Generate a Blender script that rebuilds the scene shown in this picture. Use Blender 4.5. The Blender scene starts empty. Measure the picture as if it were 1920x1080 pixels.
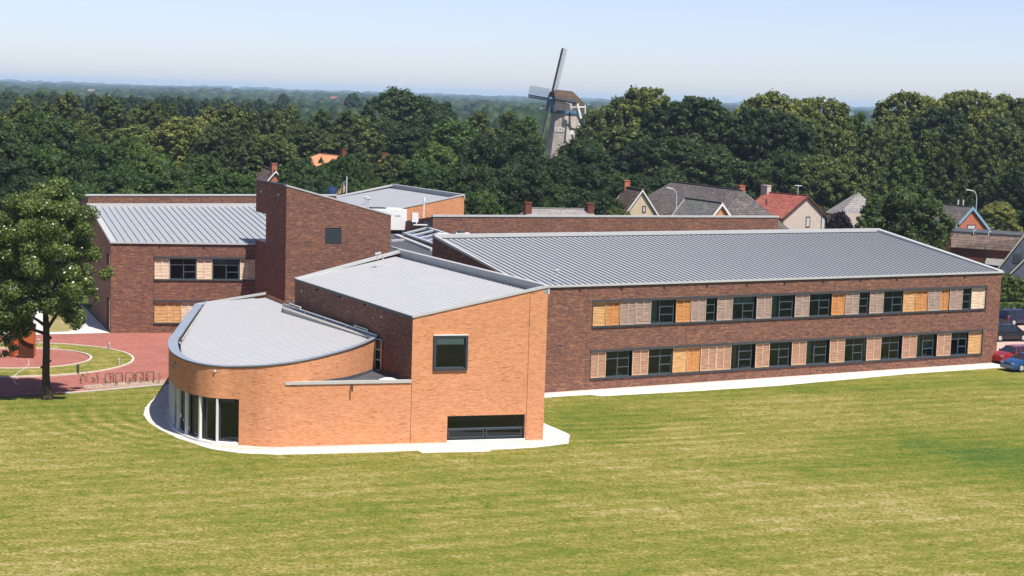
import bpy, math, random
import numpy as np
from mathutils import Vector, Matrix

C = bpy.context.scene
COL = C.collection
R = math.radians
random.seed(7)

# ------------------------------------------------------------------ camera
HAZE = 9.5e-5
F_PX, CX, CY, PITCH, ROLL, CAM_H = 3500.0, 960.0, 680.0, 0.1421, 0.0312, 20.0
_f = np.array([0, math.cos(PITCH), -math.sin(PITCH)])
_r = np.array([1.0, 0, 0])
_u = np.cross(_r, _f)
_R = math.cos(ROLL) * _r + math.sin(ROLL) * _u
_U = -math.sin(ROLL) * _r + math.cos(ROLL) * _u
cam_d = bpy.data.cameras.new('camera')
cam = bpy.data.objects.new('camera', cam_d)
COL.objects.link(cam)
cam.matrix_world = Matrix(((_R[0], _U[0], -_f[0], 0), (_R[1], _U[1], -_f[1], 0), (_R[2], _U[2], -_f[2], CAM_H), (0, 0, 0, 1)))
cam_d.sensor_width = 36
cam_d.lens = F_PX / 1920 * 36
cam_d.shift_y = (CY - 540) / 1920
cam_d.clip_start = 1
cam_d.clip_end = 60000
C.camera = cam

# ------------------------------------------------------------------ light
SUN_EL, SUN_AZ = R(60), R(144)
w = bpy.data.worlds.new('World')
C.world = w
w.use_nodes = True
nt = w.node_tree
sky = nt.nodes.new('ShaderNodeTexSky')
sky.sky_type = 'NISHITA'
sky.sun_disc = False
sky.sun_elevation = SUN_EL
sky.sun_rotation = SUN_AZ
sky.altitude = 200
sky.air_density = 0.64
sky.dust_density = 0.58
sky.ozone_density = 1.0
tint = nt.nodes.new('ShaderNodeMix'); tint.data_type = 'RGBA'; tint.blend_type = 'MULTIPLY'; tint.inputs[0].default_value = 1.0
tint.inputs[7].default_value = (1.04, 0.955, 1.03, 1)
nt.links.new(sky.outputs[0], tint.inputs[6]); nt.links.new(tint.outputs[2], nt.nodes['Background'].inputs[0])
nt.nodes['Background'].inputs[1].default_value = 0.102
sd = bpy.data.lights.new('sun', 'SUN')
sd.energy = 5.0
sd.angle = R(0.5)
sd.color = (1.0, 0.955, 0.88)
so = bpy.data.objects.new('sun', sd)
COL.objects.link(so)
sv = Vector((math.cos(SUN_EL) * math.sin(SUN_AZ), math.cos(SUN_EL) * math.cos(SUN_AZ), math.sin(SUN_EL)))
so.rotation_euler = sv.to_track_quat('Z', 'Y').to_euler()
so.location = (30, 0, 80)
C.view_settings.view_transform = 'Standard'
C.view_settings.look = 'None'
C.view_settings.gamma = 1
C.view_settings.exposure = 0.55
C.cycles.max_bounces = 8
C.cycles.transparent_max_bounces = 12
C.cycles.volume_bounces = 1

# ------------------------------------------------------------------ helpers
def at(x, y, z=0.0):
    """point at height z seen at photo coordinates x, y"""
    d = _R * (x - CX) - _U * (y - CY) + _f * F_PX
    t = (z - CAM_H) / d[2]
    return Vector((d[0] * t, d[1] * t, z))

def ray(x, y):
    return Vector(_R * (x - CX) - _U * (y - CY) + _f * F_PX)

def proj(p):
    d = np.array([p[0], p[1], p[2] - CAM_H]); zc = d @ _f
    return CX + F_PX * (d @ _R) / zc, CY - F_PX * (d @ _U) / zc

def hor(x):
    return 150.3 + 0.03125 * x

def dist_at(x, D, y=400):
    """ground point on the sight line of column x at distance D"""
    d = _R * (x - CX) - _U * (y - CY) + _f * F_PX
    t = D / d[1]
    return Vector((d[0] * t, D, 0))

def zpx(x, y, D):
    return CAM_H - (y - hor(x)) * D / F_PX

class MB:
    def __init__(s):
        s.v = []; s.f = []; s.uv = []; s.m = []
    def face(s, pts, mat=0, uv=None):
        n = len(s.v)
        pts = [Vector(p) for p in pts]
        s.v += [tuple(p) for p in pts]
        s.f.append(tuple(range(n, n + len(pts))))
        s.m.append(mat)
        if uv is None:
            nv = (pts[1] - pts[0]).cross(pts[2] - pts[0])
            if nv.length < 1e-9 and len(pts) > 3:
                nv = (pts[2] - pts[0]).cross(pts[3] - pts[0])
            if nv.length < 1e-9: nv = Vector((0, 0, 1))
            nv.normalize()
            if abs(nv.z) > 0.75:
                uv = [(p.x, p.y) for p in pts]
            else:
                h = Vector((-nv.y, nv.x, 0)).normalized()
                if h.x < 0: h = -h
                uv = [(p.dot(h), p.z) for p in pts]
        s.uv += list(uv)
    def obox(s, o, a, b, c, mat=0):
        o, a, b, c = Vector(o), Vector(a), Vector(b), Vector(c)
        if a.cross(b).dot(c) < 0: a, b = b, a
        p = [o, o + a, o + a + b, o + b, o + c, o + a + c, o + a + b + c, o + b + c]
        for q in ((3, 2, 1, 0), (4, 5, 6, 7), (0, 1, 5, 4), (1, 2, 6, 5), (2, 3, 7, 6), (3, 0, 4, 7)):
            s.face([p[i] for i in q], mat)
    def box(s, x0, x1, y0, y1, z0, z1, mat=0):
        s.obox((x0, y0, z0), (x1 - x0, 0, 0), (0, y1 - y0, 0), (0, 0, z1 - z0), mat)
    def beam(s, p, q, w, h, mat=0, side=None):
        """bar from p to q, w wide (towards side or centred), h high downwards"""
        p, q = Vector(p), Vector(q)
        if side is None:
            sd_ = (q - p).cross(Vector((0, 0, 1)))
            if sd_.length < 1e-6: sd_ = Vector((1, 0, 0))
            sd_.normalize()
            s.obox(p - sd_ * w / 2 - Vector((0, 0, h)), q - p, sd_ * w, (0, 0, h), mat)
        else:
            s.obox(p - Vector((0, 0, h)), q - p, Vector(side) * w, (0, 0, h), mat)
    def tube(s, pts, rad, n=8, mat=0, cap=True):
        pts = [Vector(p) for p in pts]
        if not isinstance(rad, (list, tuple)): rad = [rad] * len(pts)
        base = len(s.v)
        ref = None
        for i, p in enumerate(pts):
            t = (pts[min(i + 1, len(pts) - 1)] - pts[max(i - 1, 0)]).normalized()
            if ref is None or abs(ref.dot(t)) > 0.95:
                ref = Vector((0, 0, 1)) if abs(t.z) < 0.9 else Vector((1, 0, 0))
            a = (ref - t * ref.dot(t)).normalized(); b = t.cross(a); ref = a
            for k in range(n):
                g = 2 * math.pi * k / n
                s.v.append(tuple(p + a * math.cos(g) * rad[i] + b * math.sin(g) * rad[i]))
        for i in range(len(pts) - 1):
            for k in range(n):
                k2 = (k + 1) % n
                s.f.append((base + i * n + k, base + i * n + k2, base + (i + 1) * n + k2, base + (i + 1) * n + k))
                s.m.append(mat); s.uv += [(k, i), (k + 1, i), (k + 1, i + 1), (k, i + 1)]
        if cap:
            for i in (0, len(pts) - 1):
                ids = [base + i * n + k for k in range(n)]
                if i == 0: ids = ids[::-1]
                s.f.append(tuple(ids)); s.m.append(mat); s.uv += [(0, 0)] * n
    def mesh(s, name, mats, smooth=False):
        me = bpy.data.meshes.new(name)
        me.from_pydata(s.v, [], s.f)
        if not isinstance(mats, (list, tuple)): mats = [mats]
        for m_ in mats: me.materials.append(m_)
        me.polygons.foreach_set('material_index', s.m)
        ul = me.uv_layers.new(name='UVMap')
        ul.data.foreach_set('uv', np.array(s.uv, dtype=np.float32).ravel())
        if smooth: me.polygons.foreach_set('use_smooth', [True] * len(s.f))
        me.update()
        return me
    def build(s, name, mats, parent=None, smooth=False, kind=None, label=None):
        return link(name, s.mesh(name, mats, smooth), parent, kind, label)

def link(name, me, parent=None, kind=None, label=None):
    o = bpy.data.objects.new(name, me)
    COL.objects.link(o)
    if parent is not None:
        o.parent = parent
        inv = parent
        off = Matrix.Identity(4)
        while inv is not None:
            off = inv.matrix_basis @ off
            inv = inv.parent
        o.matrix_basis = off.inverted()
    if kind: o['kind'] = kind
    if label: o['label'] = label
    return o

def tag(o, label, cat, group=None):
    o['label'] = label; o['category'] = cat
    if group: o['group'] = group
    return o

def thing(name, label, cat, loc=(0, 0, 0), group=None):
    o = bpy.data.objects.new(name, None)
    COL.objects.link(o)
    o.location = loc
    o.empty_display_size = 0.3
    return tag(o, label, cat, group)

class Face:
    """vertical facade plane through a and b; s along it, d outwards"""
    def __init__(s, a, b, flip=False):
        s.a = Vector((a[0], a[1], 0)); b = Vector((b[0], b[1], 0))
        s.len = (b - s.a).length
        s.u = (b - s.a).normalized()
        n = Vector((s.u.y, -s.u.x, 0))
        s.n = -n if flip else n
    def p(s, q, z, d=0.0):
        v = s.a + s.u * q + s.n * d
        return Vector((v.x, v.y, z))
    def px(s, x, y):
        r = ray(x, y); o = Vector((0, 0, CAM_H))
        t = (s.a - o).dot(s.n) / r.dot(s.n)
        h = o + r * t
        return (h - s.a).dot(s.u), h.z
    def box(s, m, s0, s1, z0, z1, d0, d1, mat=0):
        m.obox(s.p(s0, z0, d0), s.u * (s1 - s0), s.n * (d1 - d0), (0, 0, z1 - z0), mat)

def wall_open(m, F, s0, s1, zt0, zt1, opens, th=0.3, zb=0.0, mat=0, reveal=0):
    """wall from s0 to s1 with straight top zt0..zt1 and rectangular openings"""
    zt = lambda q: zt0 + (zt1 - zt0) * (q - s0) / (s1 - s0)
    cuts = sorted({s0, s1, *[o[0] for o in opens], *[o[1] for o in opens]})
    for a, b in zip(cuts[:-1], cuts[1:]):
        mid = (a + b) / 2
        os_ = sorted([o for o in opens if o[0] <= mid <= o[1]], key=lambda o: o[2])
        z = zb
        spans = []
        for o in os_:
            if o[2] > z + 1e-4: spans.append((z, z, o[2], o[2]))
            z = o[3]
        spans.append((z, z, zt(a), zt(b)))
        for (za, zb_, zc, zd) in spans:
            m.face([F.p(a, za), F.p(b, zb_), F.p(b, zd), F.p(a, zc)], mat)
            m.face([F.p(a, za, -th), F.p(a, zc, -th), F.p(b, zd, -th), F.p(b, zb_, -th)], mat)
    for (a, b, c, d) in [o[:4] for o in opens]:
        m.face([F.p(a, c), F.p(a, d), F.p(a, d, -th), F.p(a, c, -th)], reveal)
        m.face([F.p(b, c), F.p(b, c, -th), F.p(b, d, -th), F.p(b, d)], reveal)
        m.face([F.p(a, c), F.p(a, c, -th), F.p(b, c, -th), F.p(b, c)], reveal)
        m.face([F.p(a, d), F.p(b, d), F.p(b, d, -th), F.p(a, d, -th)], reveal)
    m.face([F.p(s0, zt0), F.p(s1, zt1), F.p(s1, zt1, -th), F.p(s0, zt0, -th)], mat)

# ------------------------------------------------------------------ materials
ALB = 0.84   # one common scale for the measured surface colours
def mat(name, col=(0.5, 0.5, 0.5), rough=0.8, metal=0.0, spec=0.3, noise=0.0, nscale=2.0, bump=0.0, bscale=20.0):
    m_ = bpy.data.materials.new(name)
    m_.use_nodes = True
    n = m_.node_tree.nodes; l = m_.node_tree.links
    b = n['Principled BSDF']
    col = tuple(c * ALB for c in col)
    b.inputs['Base Color'].default_value = (*col, 1)
    b.inputs['Roughness'].default_value = rough
    b.inputs['Metallic'].default_value = metal
    b.inputs['Specular IOR Level'].default_value = spec
    if noise:
        g = n.new('ShaderNodeNewGeometry')
        t = n.new('ShaderNodeTexNoise'); t.inputs['Scale'].default_value = nscale; t.inputs['Detail'].default_value = 5
        l.new(g.outputs['Position'], t.inputs['Vector'])
        r = n.new('ShaderNodeValToRGB')
        r.color_ramp.elements[0].position = 0.3; r.color_ramp.elements[1].position = 0.7
        r.color_ramp.elements[0].color = (*[c * (1 - noise) for c in col], 1)
        r.color_ramp.elements[1].color = (*[min(1, c * (1 + noise)) for c in col], 1)
        l.new(t.outputs['Fac'], r.inputs[0]); l.new(r.outputs[0], b.inputs['Base Color'])
    if bump:
        g = n.new('ShaderNodeNewGeometry')
        t = n.new('ShaderNodeTexNoise'); t.inputs['Scale'].default_value = bscale; t.inputs['Detail'].default_value = 4
        l.new(g.outputs['Position'], t.inputs['Vector'])
        bp = n.new('ShaderNodeBump'); bp.inputs['Strength'].default_value = bump; bp.inputs['Distance'].default_value = 0.05
        l.new(t.outputs['Fac'], bp.inputs['Height']); l.new(bp.outputs[0], b.inputs['Normal'])
    return m_

def math_n(n, l, op, a, b=None):
    q = n.new('ShaderNodeMath'); q.operation = op
    for i, v in enumerate((a, b)):
        if v is None: continue
        if isinstance(v, (int, float)): q.inputs[i].default_value = v
        else: l.new(v, q.inputs[i])
    return q.outputs[0]

def brick_mat(name, cols, mortar, bw=0.22, bh=0.0625, streak=0.55, mstr=0.6, blot=0.12, dark=None, wav=(0.9, 7.0)):
    cols = [(p, tuple(x * ALB for x in c)) for p, c in cols]; mortar = tuple(x * ALB for x in mortar)
    m_ = bpy.data.materials.new(name); m_.use_nodes = True
    n = m_.node_tree.nodes; l = m_.node_tree.links
    b = n['Principled BSDF']; b.inputs['Roughness'].default_value = 0.9; b.inputs['Specular IOR Level'].default_value = 0.15
    uv = n.new('ShaderNodeUVMap'); sp = n.new('ShaderNodeSeparateXYZ'); l.new(uv.outputs[0], sp.inputs[0])
    vr = math_n(n, l, 'DIVIDE', sp.outputs[1], bh)
    row = math_n(n, l, 'FLOOR', vr)
    ub = math_n(n, l, 'ADD', math_n(n, l, 'DIVIDE', sp.outputs[0], bw), math_n(n, l, 'MULTIPLY', row, 0.5))
    colm = math_n(n, l, 'FLOOR', ub)
    cm = n.new('ShaderNodeCombineXYZ'); l.new(colm, cm.inputs[0]); l.new(row, cm.inputs[1])
    wn = n.new('ShaderNodeTexWhiteNoise'); wn.noise_dimensions = '2D'; l.new(cm.outputs[0], wn.inputs['Vector'])
    # long faint streaks where courses of like bricks run together
    mp = n.new('ShaderNodeMapping'); mp.inputs['Scale'].default_value = (wav[0], wav[1], 1); l.new(uv.outputs[0], mp.inputs['Vector'])
    ns = n.new('ShaderNodeTexNoise'); ns.inputs['Scale'].default_value = 1.0; ns.inputs['Detail'].default_value = 6; ns.inputs['Roughness'].default_value = 0.6
    ns.inputs['Distortion'].default_value = 0.8
    l.new(mp.outputs[0], ns.inputs['Vector'])
    st = math_n(n, l, 'ADD', math_n(n, l, 'MULTIPLY', math_n(n, l, 'SUBTRACT', ns.outputs['Fac'], 0.5), 2.2), 0.5)
    fac = math_n(n, l, 'ADD', math_n(n, l, 'MULTIPLY', wn.outputs['Value'], 1 - streak), math_n(n, l, 'MULTIPLY', st, streak))
    r = n.new('ShaderNodeValToRGB')
    els = r.color_ramp.elements
    while len(els) < len(cols): els.new(0.5)
    for i, (p, c) in enumerate(cols):
        els[i].position = p; els[i].color = (*c, 1)
    l.new(fac, r.inputs[0])
    last = r.outputs[0]
    if dark:   # scattered dark headers, in short runs
        mp2 = n.new('ShaderNodeMapping'); mp2.inputs['Scale'].default_value = (1.3, 15.0, 1); mp2.inputs['Location'].default_value = (31, 7, 0)
        l.new(uv.outputs[0], mp2.inputs['Vector'])
        n2 = n.new('ShaderNodeTexNoise'); n2.inputs['Scale'].default_value = 1.0; n2.inputs['Detail'].default_value = 3
        l.new(mp2.outputs[0], n2.inputs['Vector'])
        s2 = math_n(n, l, 'ADD', math_n(n, l, 'MULTIPLY', n2.outputs['Fac'], 0.75), math_n(n, l, 'MULTIPLY', wn.outputs['Value'], 0.25))
        mr = n.new('ShaderNodeMapRange'); mr.inputs[1].default_value = 0.635; mr.inputs[2].default_value = 0.68
        l.new(s2, mr.inputs[0])
        mx = n.new('ShaderNodeMix'); mx.data_type = 'RGBA'; l.new(mr.outputs[0], mx.inputs[0]); l.new(last, mx.inputs[6]); mx.inputs[7].default_value = (*dark, 1)
        last = mx.outputs[2]
    # mortar joints
    fu = math_n(n, l, 'FRACT', ub); fv = math_n(n, l, 'FRACT', vr)
    jo = math_n(n, l, 'MAXIMUM', math_n(n, l, 'LESS_THAN', fu, 0.045), math_n(n, l, 'LESS_THAN', fv, 0.17))
    mx = n.new('ShaderNodeMix'); mx.data_type = 'RGBA'
    l.new(math_n(n, l, 'MULTIPLY', jo, mstr), mx.inputs[0]); l.new(last, mx.inputs[6]); mx.inputs[7].default_value = (*mortar, 1)
    # broad weathering
    nb = n.new('ShaderNodeTexNoise'); nb.inputs['Scale'].default_value = 0.35; nb.inputs['Detail'].default_value = 5
    l.new(uv.outputs[0], nb.inputs['Vector'])
    hv = n.new('ShaderNodeHueSaturation')
    l.new(math_n(n, l, 'ADD', math_n(n, l, 'MULTIPLY', nb.outputs['Fac'], 2 * blot), 1 - blot), hv.inputs['Value'])
    l.new(mx.outputs[2], hv.inputs['Color'])
    l.new(hv.outputs[0], b.inputs['Base Color'])
    bp = n.new('ShaderNodeBump'); bp.inputs['Strength'].default_value = 0.5; bp.inputs['Distance'].default_value = 0.01
    l.new(math_n(n, l, 'SUBTRACT', 1.0, jo), bp.inputs['Height']); l.new(bp.outputs[0], b.inputs['Normal'])
    return m_

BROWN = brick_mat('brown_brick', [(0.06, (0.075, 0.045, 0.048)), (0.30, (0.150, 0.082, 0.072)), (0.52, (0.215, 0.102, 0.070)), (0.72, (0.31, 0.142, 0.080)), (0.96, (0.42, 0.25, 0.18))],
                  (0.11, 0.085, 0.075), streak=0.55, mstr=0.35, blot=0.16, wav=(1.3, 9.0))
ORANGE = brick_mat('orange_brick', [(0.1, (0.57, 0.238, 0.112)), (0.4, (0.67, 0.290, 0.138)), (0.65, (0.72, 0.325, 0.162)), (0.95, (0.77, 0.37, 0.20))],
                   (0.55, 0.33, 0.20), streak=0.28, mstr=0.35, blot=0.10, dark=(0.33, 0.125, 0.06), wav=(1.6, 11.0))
REDB = brick_mat('red_house_brick', [(0.1, (0.36, 0.10, 0.05)), (0.5, (0.48, 0.14, 0.07)), (0.9, (0.58, 0.19, 0.10))], (0.4, 0.25, 0.2))
DARKB = brick_mat('dark_house_brick', [(0.1, (0.12, 0.035, 0.02)), (0.5, (0.18, 0.05, 0.03)), (0.9, (0.22, 0.07, 0.04))], (0.2, 0.12, 0.1))
CREAM = brick_mat('cream_brick', [(0.1, (0.52, 0.42, 0.36)), (0.5, (0.62, 0.51, 0.44)), (0.9, (0.68, 0.58, 0.50))], (0.6, 0.5, 0.42), mstr=0.3)
TANB = brick_mat('yellow_brick', [(0.1, (0.52, 0.42, 0.27)), (0.5, (0.62, 0.50, 0.34)), (0.9, (0.67, 0.56, 0.40))], (0.6, 0.5, 0.4), mstr=0.3)
ZINC = mat('zinc', (0.345, 0.365, 0.395), 0.62, 0.05, 0.5, 0.05, 1.3)
SEAM = mat('zinc_seam', (0.235, 0.245, 0.27), 0.5, 0.3, 0.4)  # darker than the trays: shade of seam sides and gaps put into the colour
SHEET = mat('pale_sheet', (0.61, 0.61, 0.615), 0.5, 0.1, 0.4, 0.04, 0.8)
SHEETRIB = mat('pale_sheet_rib', (0.43, 0.43, 0.44), 0.5, 0.15, 0.4)  # rib sides darker: groove dirt plus rib shading put into the colour
COPING = mat('coping_metal', (0.55, 0.545, 0.53), 0.45, 0.15, 0.4, 0.04, 1.5)
BLUEZ = mat('blue_grey_coping', (0.40, 0.45, 0.52), 0.4, 0.35, 0.5, 0.05, 1.0)
STEEL = mat('dark_frame', (0.045, 0.055, 0.065), 0.5, 0.1, 0.4)
FRAMEB = mat('blue_grey_frame', (0.075, 0.10, 0.12), 0.5, 0.1, 0.4)
LINTEL = mat('lintel_steel', (0.065, 0.063, 0.068), 0.5, 0.1, 0.4, 0.1, 2)
WHITEP = mat('white_paint', (0.78, 0.77, 0.74), 0.55, 0, 0.4, 0.04, 3)
GREYP = mat('light_grey_paint', (0.52, 0.55, 0.58), 0.5, 0, 0.4)
FELT = mat('roof_felt', (0.085, 0.088, 0.10), 0.9, 0, 0.2, 0.25, 1.2)
DARK = mat('dark_void', (0.02, 0.02, 0.022), 0.8)
INNER = mat('interior_wall', (0.30, 0.32, 0.30), 0.9)
INFLOOR = mat('interior_floor', (0.22, 0.24, 0.23), 0.7)
CURTAIN = mat('curtain', (0.55, 0.64, 0.62), 0.9)
RUST = mat('rusty_steel', (0.46, 0.125, 0.035), 0.85, 0, 0.2, 0.18, 1.5)
BLIND = mat('blind', (0.60, 0.68, 0.66), 0.8)
CONC = mat('concrete', (0.45, 0.42, 0.38), 0.9, 0, 0.2, 0.15, 3)

def glass_mat(name, tint=(0.55, 0.66, 0.64), rough=0.02, refl=1.0):
    m_ = bpy.data.materials.new(name); m_.use_nodes = True
    n = m_.node_tree.nodes; l = m_.node_tree.links
    n.remove(n['Principled BSDF'])
    t = n.new('ShaderNodeBsdfTransparent'); t.inputs[0].default_value = (*tint, 1)
    g = n.new('ShaderNodeBsdfGlossy'); g.inputs['Roughness'].default_value = rough; g.inputs[0].default_value = (0.9, 0.95, 1, 1)
    fr = n.new('ShaderNodeFresnel'); fr.inputs[0].default_value = 1.55
    mx = n.new('ShaderNodeMixShader')
    l.new(math_n(n, l, 'MULTIPLY', fr.outputs[0], refl), mx.inputs[0]); l.new(t.outputs[0], mx.inputs[1]); l.new(g.outputs[0], mx.inputs[2])
    l.new(mx.outputs[0], n['Material Output'].inputs[0])
    return m_
GLASS = glass_mat('window_glass', (0.42, 0.50, 0.49))
GLASSD = glass_mat('dark_window_glass', (0.30, 0.38, 0.37))
GLASSC = glass_mat('clear_window_glass', (0.88, 0.94, 0.92))

def wood(name, col, frame):
    def one(nm, c, vary):
        c = [x * ALB for x in c]
        m_ = bpy.data.materials.new(nm); m_.use_nodes = True
        n = m_.node_tree.nodes; l = m_.node_tree.links
        b = n['Principled BSDF']; b.inputs['Roughness'].default_value = 0.8; b.inputs['Specular IOR Level'].default_value = 0.2
        uv = n.new('ShaderNodeUVMap')
        mp = n.new('ShaderNodeMapping'); mp.inputs['Scale'].default_value = (1.6, 9, 1); l.new(uv.outputs[0], mp.inputs[0])
        t = n.new('ShaderNodeTexNoise'); t.inputs['Scale'].default_value = 1; t.inputs['Detail'].default_value = 5
        l.new(mp.outputs[0], t.inputs['Vector'])
        r = n.new('ShaderNodeValToRGB'); r.color_ramp.elements[0].position = 0.3; r.color_ramp.elements[1].position = 0.7
        r.color_ramp.elements[0].color = (*[x * (1 - vary) for x in c], 1); r.color_ramp.elements[1].color = (*[min(1, x * (1 + vary)) for x in c], 1)
        l.new(t.outputs['Fac'], r.inputs[0]); l.new(r.outputs[0], b.inputs['Base Color'])
        return m_
    return one(name + '_slats', col, 0.28), one(name + '_frame', frame, 0.15)
WOOD = {'G': wood('weathered_grey_wood', (0.36, 0.255, 0.205), (0.52, 0.40, 0.32)),
        'P': wood('pinkish_wood', (0.42, 0.245, 0.165), (0.70, 0.46, 0.28)),
        'O': wood('orange_cedar', (0.56, 0.245, 0.080), (0.66, 0.36, 0.16)),
        'Y': wood('yellow_cedar', (0.62, 0.35, 0.150), (0.66, 0.40, 0.19)),
        'C': wood('pale_cedar', (0.74, 0.56, 0.40), (0.78, 0.62, 0.46))}

# ------------------------------------------------------------------ ground
def ground_mat(name, cols, scales=(0.02, 0.15, 1.4, 9.0), stretch=(1, 1, 1), rot=0, bump=0.3, w_=(0.30, 0.28, 0.22, 0.20), gain=2.4, patches=(), mow=0.0):
    cols = [(p, tuple(x * ALB for x in c)) for p, c in cols]
    m_ = bpy.data.materials.new(name); m_.use_nodes = True
    n = m_.node_tree.nodes; l = m_.node_tree.links
    b = n['Principled BSDF']; b.inputs['Roughness'].default_value = 0.95; b.inputs['Specular IOR Level'].default_value = 0.1
    g = n.new('ShaderNodeNewGeometry')
    acc = None
    for i, (s_, k) in enumerate(zip(scales, w_)):
        mp = n.new('ShaderNodeMapping'); mp.inputs['Rotation'].default_value = (0, 0, rot); mp.inputs['Scale'].default_value = stretch if i > 0 else (1, 1, 1)
        mp.inputs['Location'].default_value = (13.1 * i, 5.7 * i, 0)
        l.new(g.outputs['Position'], mp.inputs['Vector'])
        t = n.new('ShaderNodeTexNoise'); t.inputs['Scale'].default_value = s_; t.inputs['Detail'].default_value = 4; t.inputs['Roughness'].default_value = 0.6
        l.new(mp.outputs[0], t.inputs['Vector'])
        v = math_n(n, l, 'MULTIPLY', math_n(n, l, 'SUBTRACT', t.outputs['Fac'], 0.5), k * gain)
        acc = v if acc is None else math_n(n, l, 'ADD', acc, v)
        if i == len(scales) - 1: fine = t
    acc = math_n(n, l, 'ADD', acc, 0.5)
    if patches or mow:   # worn and lush places, with ragged edges
        wp = n.new('ShaderNodeTexNoise'); wp.inputs['Scale'].default_value = 0.18; wp.inputs['Detail'].default_value = 4
        l.new(g.outputs['Position'], wp.inputs['Vector'])
        vm = n.new('ShaderNodeVectorMath'); vm.operation = 'MULTIPLY_ADD'; l.new(wp.outputs['Color'], vm.inputs[0]); vm.inputs[1].default_value = (9, 9, 0); l.new(g.outputs['Position'], vm.inputs[2])
        for (c_, rx, ry, am) in patches:
            mp = n.new('ShaderNodeMapping'); mp.vector_type = 'TEXTURE'; mp.inputs['Location'].default_value = (c_.x + 4.5, c_.y + 4.5, 0); mp.inputs['Scale'].default_value = (rx, ry, 1e6); mp.inputs['Rotation'].default_value = (0, 0, R(20))
            l.new(vm.outputs[0], mp.inputs['Vector'])
            gt = n.new('ShaderNodeTexGradient'); gt.gradient_type = 'SPHERICAL'; l.new(mp.outputs[0], gt.inputs[0])
            acc = math_n(n, l, 'ADD', acc, math_n(n, l, 'MULTIPLY', gt.outputs['Fac'], am))
    if mow:
        wv = n.new('ShaderNodeTexWave'); wv.wave_type = 'BANDS'; wv.bands_direction = 'Y'; wv.inputs['Scale'].default_value = 0.16; wv.inputs['Distortion'].default_value = 1.2; wv.inputs['Detail'].default_value = 1.0; wv.inputs['Detail Scale'].default_value = 0.3
        mp = n.new('ShaderNodeMapping'); mp.inputs['Rotation'].default_value = (0, 0, R(-24)); l.new(g.outputs['Position'], mp.inputs['Vector']); l.new(mp.outputs[0], wv.inputs['Vector'])
        acc = math_n(n, l, 'ADD', acc, math_n(n, l, 'MULTIPLY', math_n(n, l, 'SUBTRACT', wv.outputs['Fac'], .5), mow))
        for (c_, k_, cen_, rad_, sc2) in ((at(560, 770), .34, at(250, 800), 9.0, .26), (at(930, 700), .26, at(1230, 810), 10.0, .22)):
            mp = n.new('ShaderNodeMapping'); mp.inputs['Location'].default_value = (-c_.x, -c_.y, 0); l.new(g.outputs['Position'], mp.inputs['Vector'])
            wr2 = n.new('ShaderNodeTexWave'); wr2.wave_type = 'RINGS'; wr2.rings_direction = 'Z'; wr2.inputs['Scale'].default_value = sc2; wr2.inputs['Distortion'].default_value = .6; wr2.inputs['Detail'].default_value = 2; l.new(mp.outputs[0], wr2.inputs['Vector'])
            mp = n.new('ShaderNodeMapping'); mp.vector_type = 'TEXTURE'; mp.inputs['Location'].default_value = (cen_.x + 4.5, cen_.y + 4.5, 0); mp.inputs['Scale'].default_value = (rad_, rad_, 1e6); l.new(vm.outputs[0], mp.inputs['Vector'])
            gt = n.new('ShaderNodeTexGradient'); gt.gradient_type = 'SPHERICAL'; l.new(mp.outputs[0], gt.inputs[0])
            acc = math_n(n, l, 'ADD', acc, math_n(n, l, 'MULTIPLY', math_n(n, l, 'MULTIPLY', math_n(n, l, 'SUBTRACT', wr2.outputs['Fac'], .5), gt.outputs['Fac']), k_))
    r = n.new('ShaderNodeValToRGB'); els = r.color_ramp.elements
    while len(els) < len(cols): els.new(0.5)
    for i, (p, c) in enumerate(cols): els[i].position = p; els[i].color = (*c, 1)
    l.new(acc, r.inputs[0]); l.new(r.outputs[0], b.inputs['Base Color'])
    if bump:
        bp = n.new('ShaderNodeBump'); bp.inputs['Strength'].default_value = bump; bp.inputs['Distance'].default_value = 0.08
        l.new(fine.outputs['Fac'], bp.inputs['Height']); l.new(bp.outputs[0], b.inputs['Normal'])
    return m_

LAWN = ground_mat('lawn_grass', [(0.05, (0.055, 0.112, 0.018)), (0.25, (0.118, 0.158, 0.020)), (0.46, (0.188, 0.184, 0.028)), (0.64, (0.270, 0.228, 0.055)), (0.92, (0.44, 0.36, 0.19))],
                  scales=(0.035, 0.12, 0.45, 1.8, 7.0), stretch=(0.8, 1.15, 1), rot=R(-14), bump=0.5, w_=(0.18, 0.22, 0.26, 0.42, 0.75), gain=2.35, mow=.12,
                  patches=[(at(1870, 860), 11, 13, -.42), (at(1130, 790), 7, 9, -.22), (at(1520, 725), 24, 5, -.22), (at(240, 775), 10, 8, -.12), (at(560, 960), 8, 4, -.16), (at(1540, 880), 5, 5, -.2),
                           (at(1270, 815), 6, 5, .13), (at(1420, 960), 9, 4, .12), (at(700, 905), 9, 5, .10), (at(150, 930), 7, 4, .10), (at(130, 1050), 6, 4, .12), (at(1800, 770), 12, 4, .08), (at(1000, 1000), 8, 4, .08)])
FIELD = ground_mat('field_ground', [(0.2, (0.035, 0.06, 0.015)), (0.45, (0.07, 0.10, 0.025)), (0.6, (0.14, 0.15, 0.04)), (0.8, (0.30, 0.26, 0.12))],
                   scales=(0.0025, 0.006, 0.02, 0.2), bump=0)
DRY = ground_mat('dry_grass', [(0.2, (0.16, 0.17, 0.05)), (0.5, (0.30, 0.26, 0.11)), (0.8, (0.42, 0.34, 0.2))], scales=(0.3, 1.0, 3.0, 9.0))
PALE = mat('pale_gravel', (0.72, 0.68, 0.62), 0.95, 0, 0.1, 0.13, 6.0, 0.4, 12)
PEBBLE = mat('pebble_strip', (0.62, 0.52, 0.45), 0.95, 0, 0.1, 0.35, 9.0, 0.6, 14)
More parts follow.
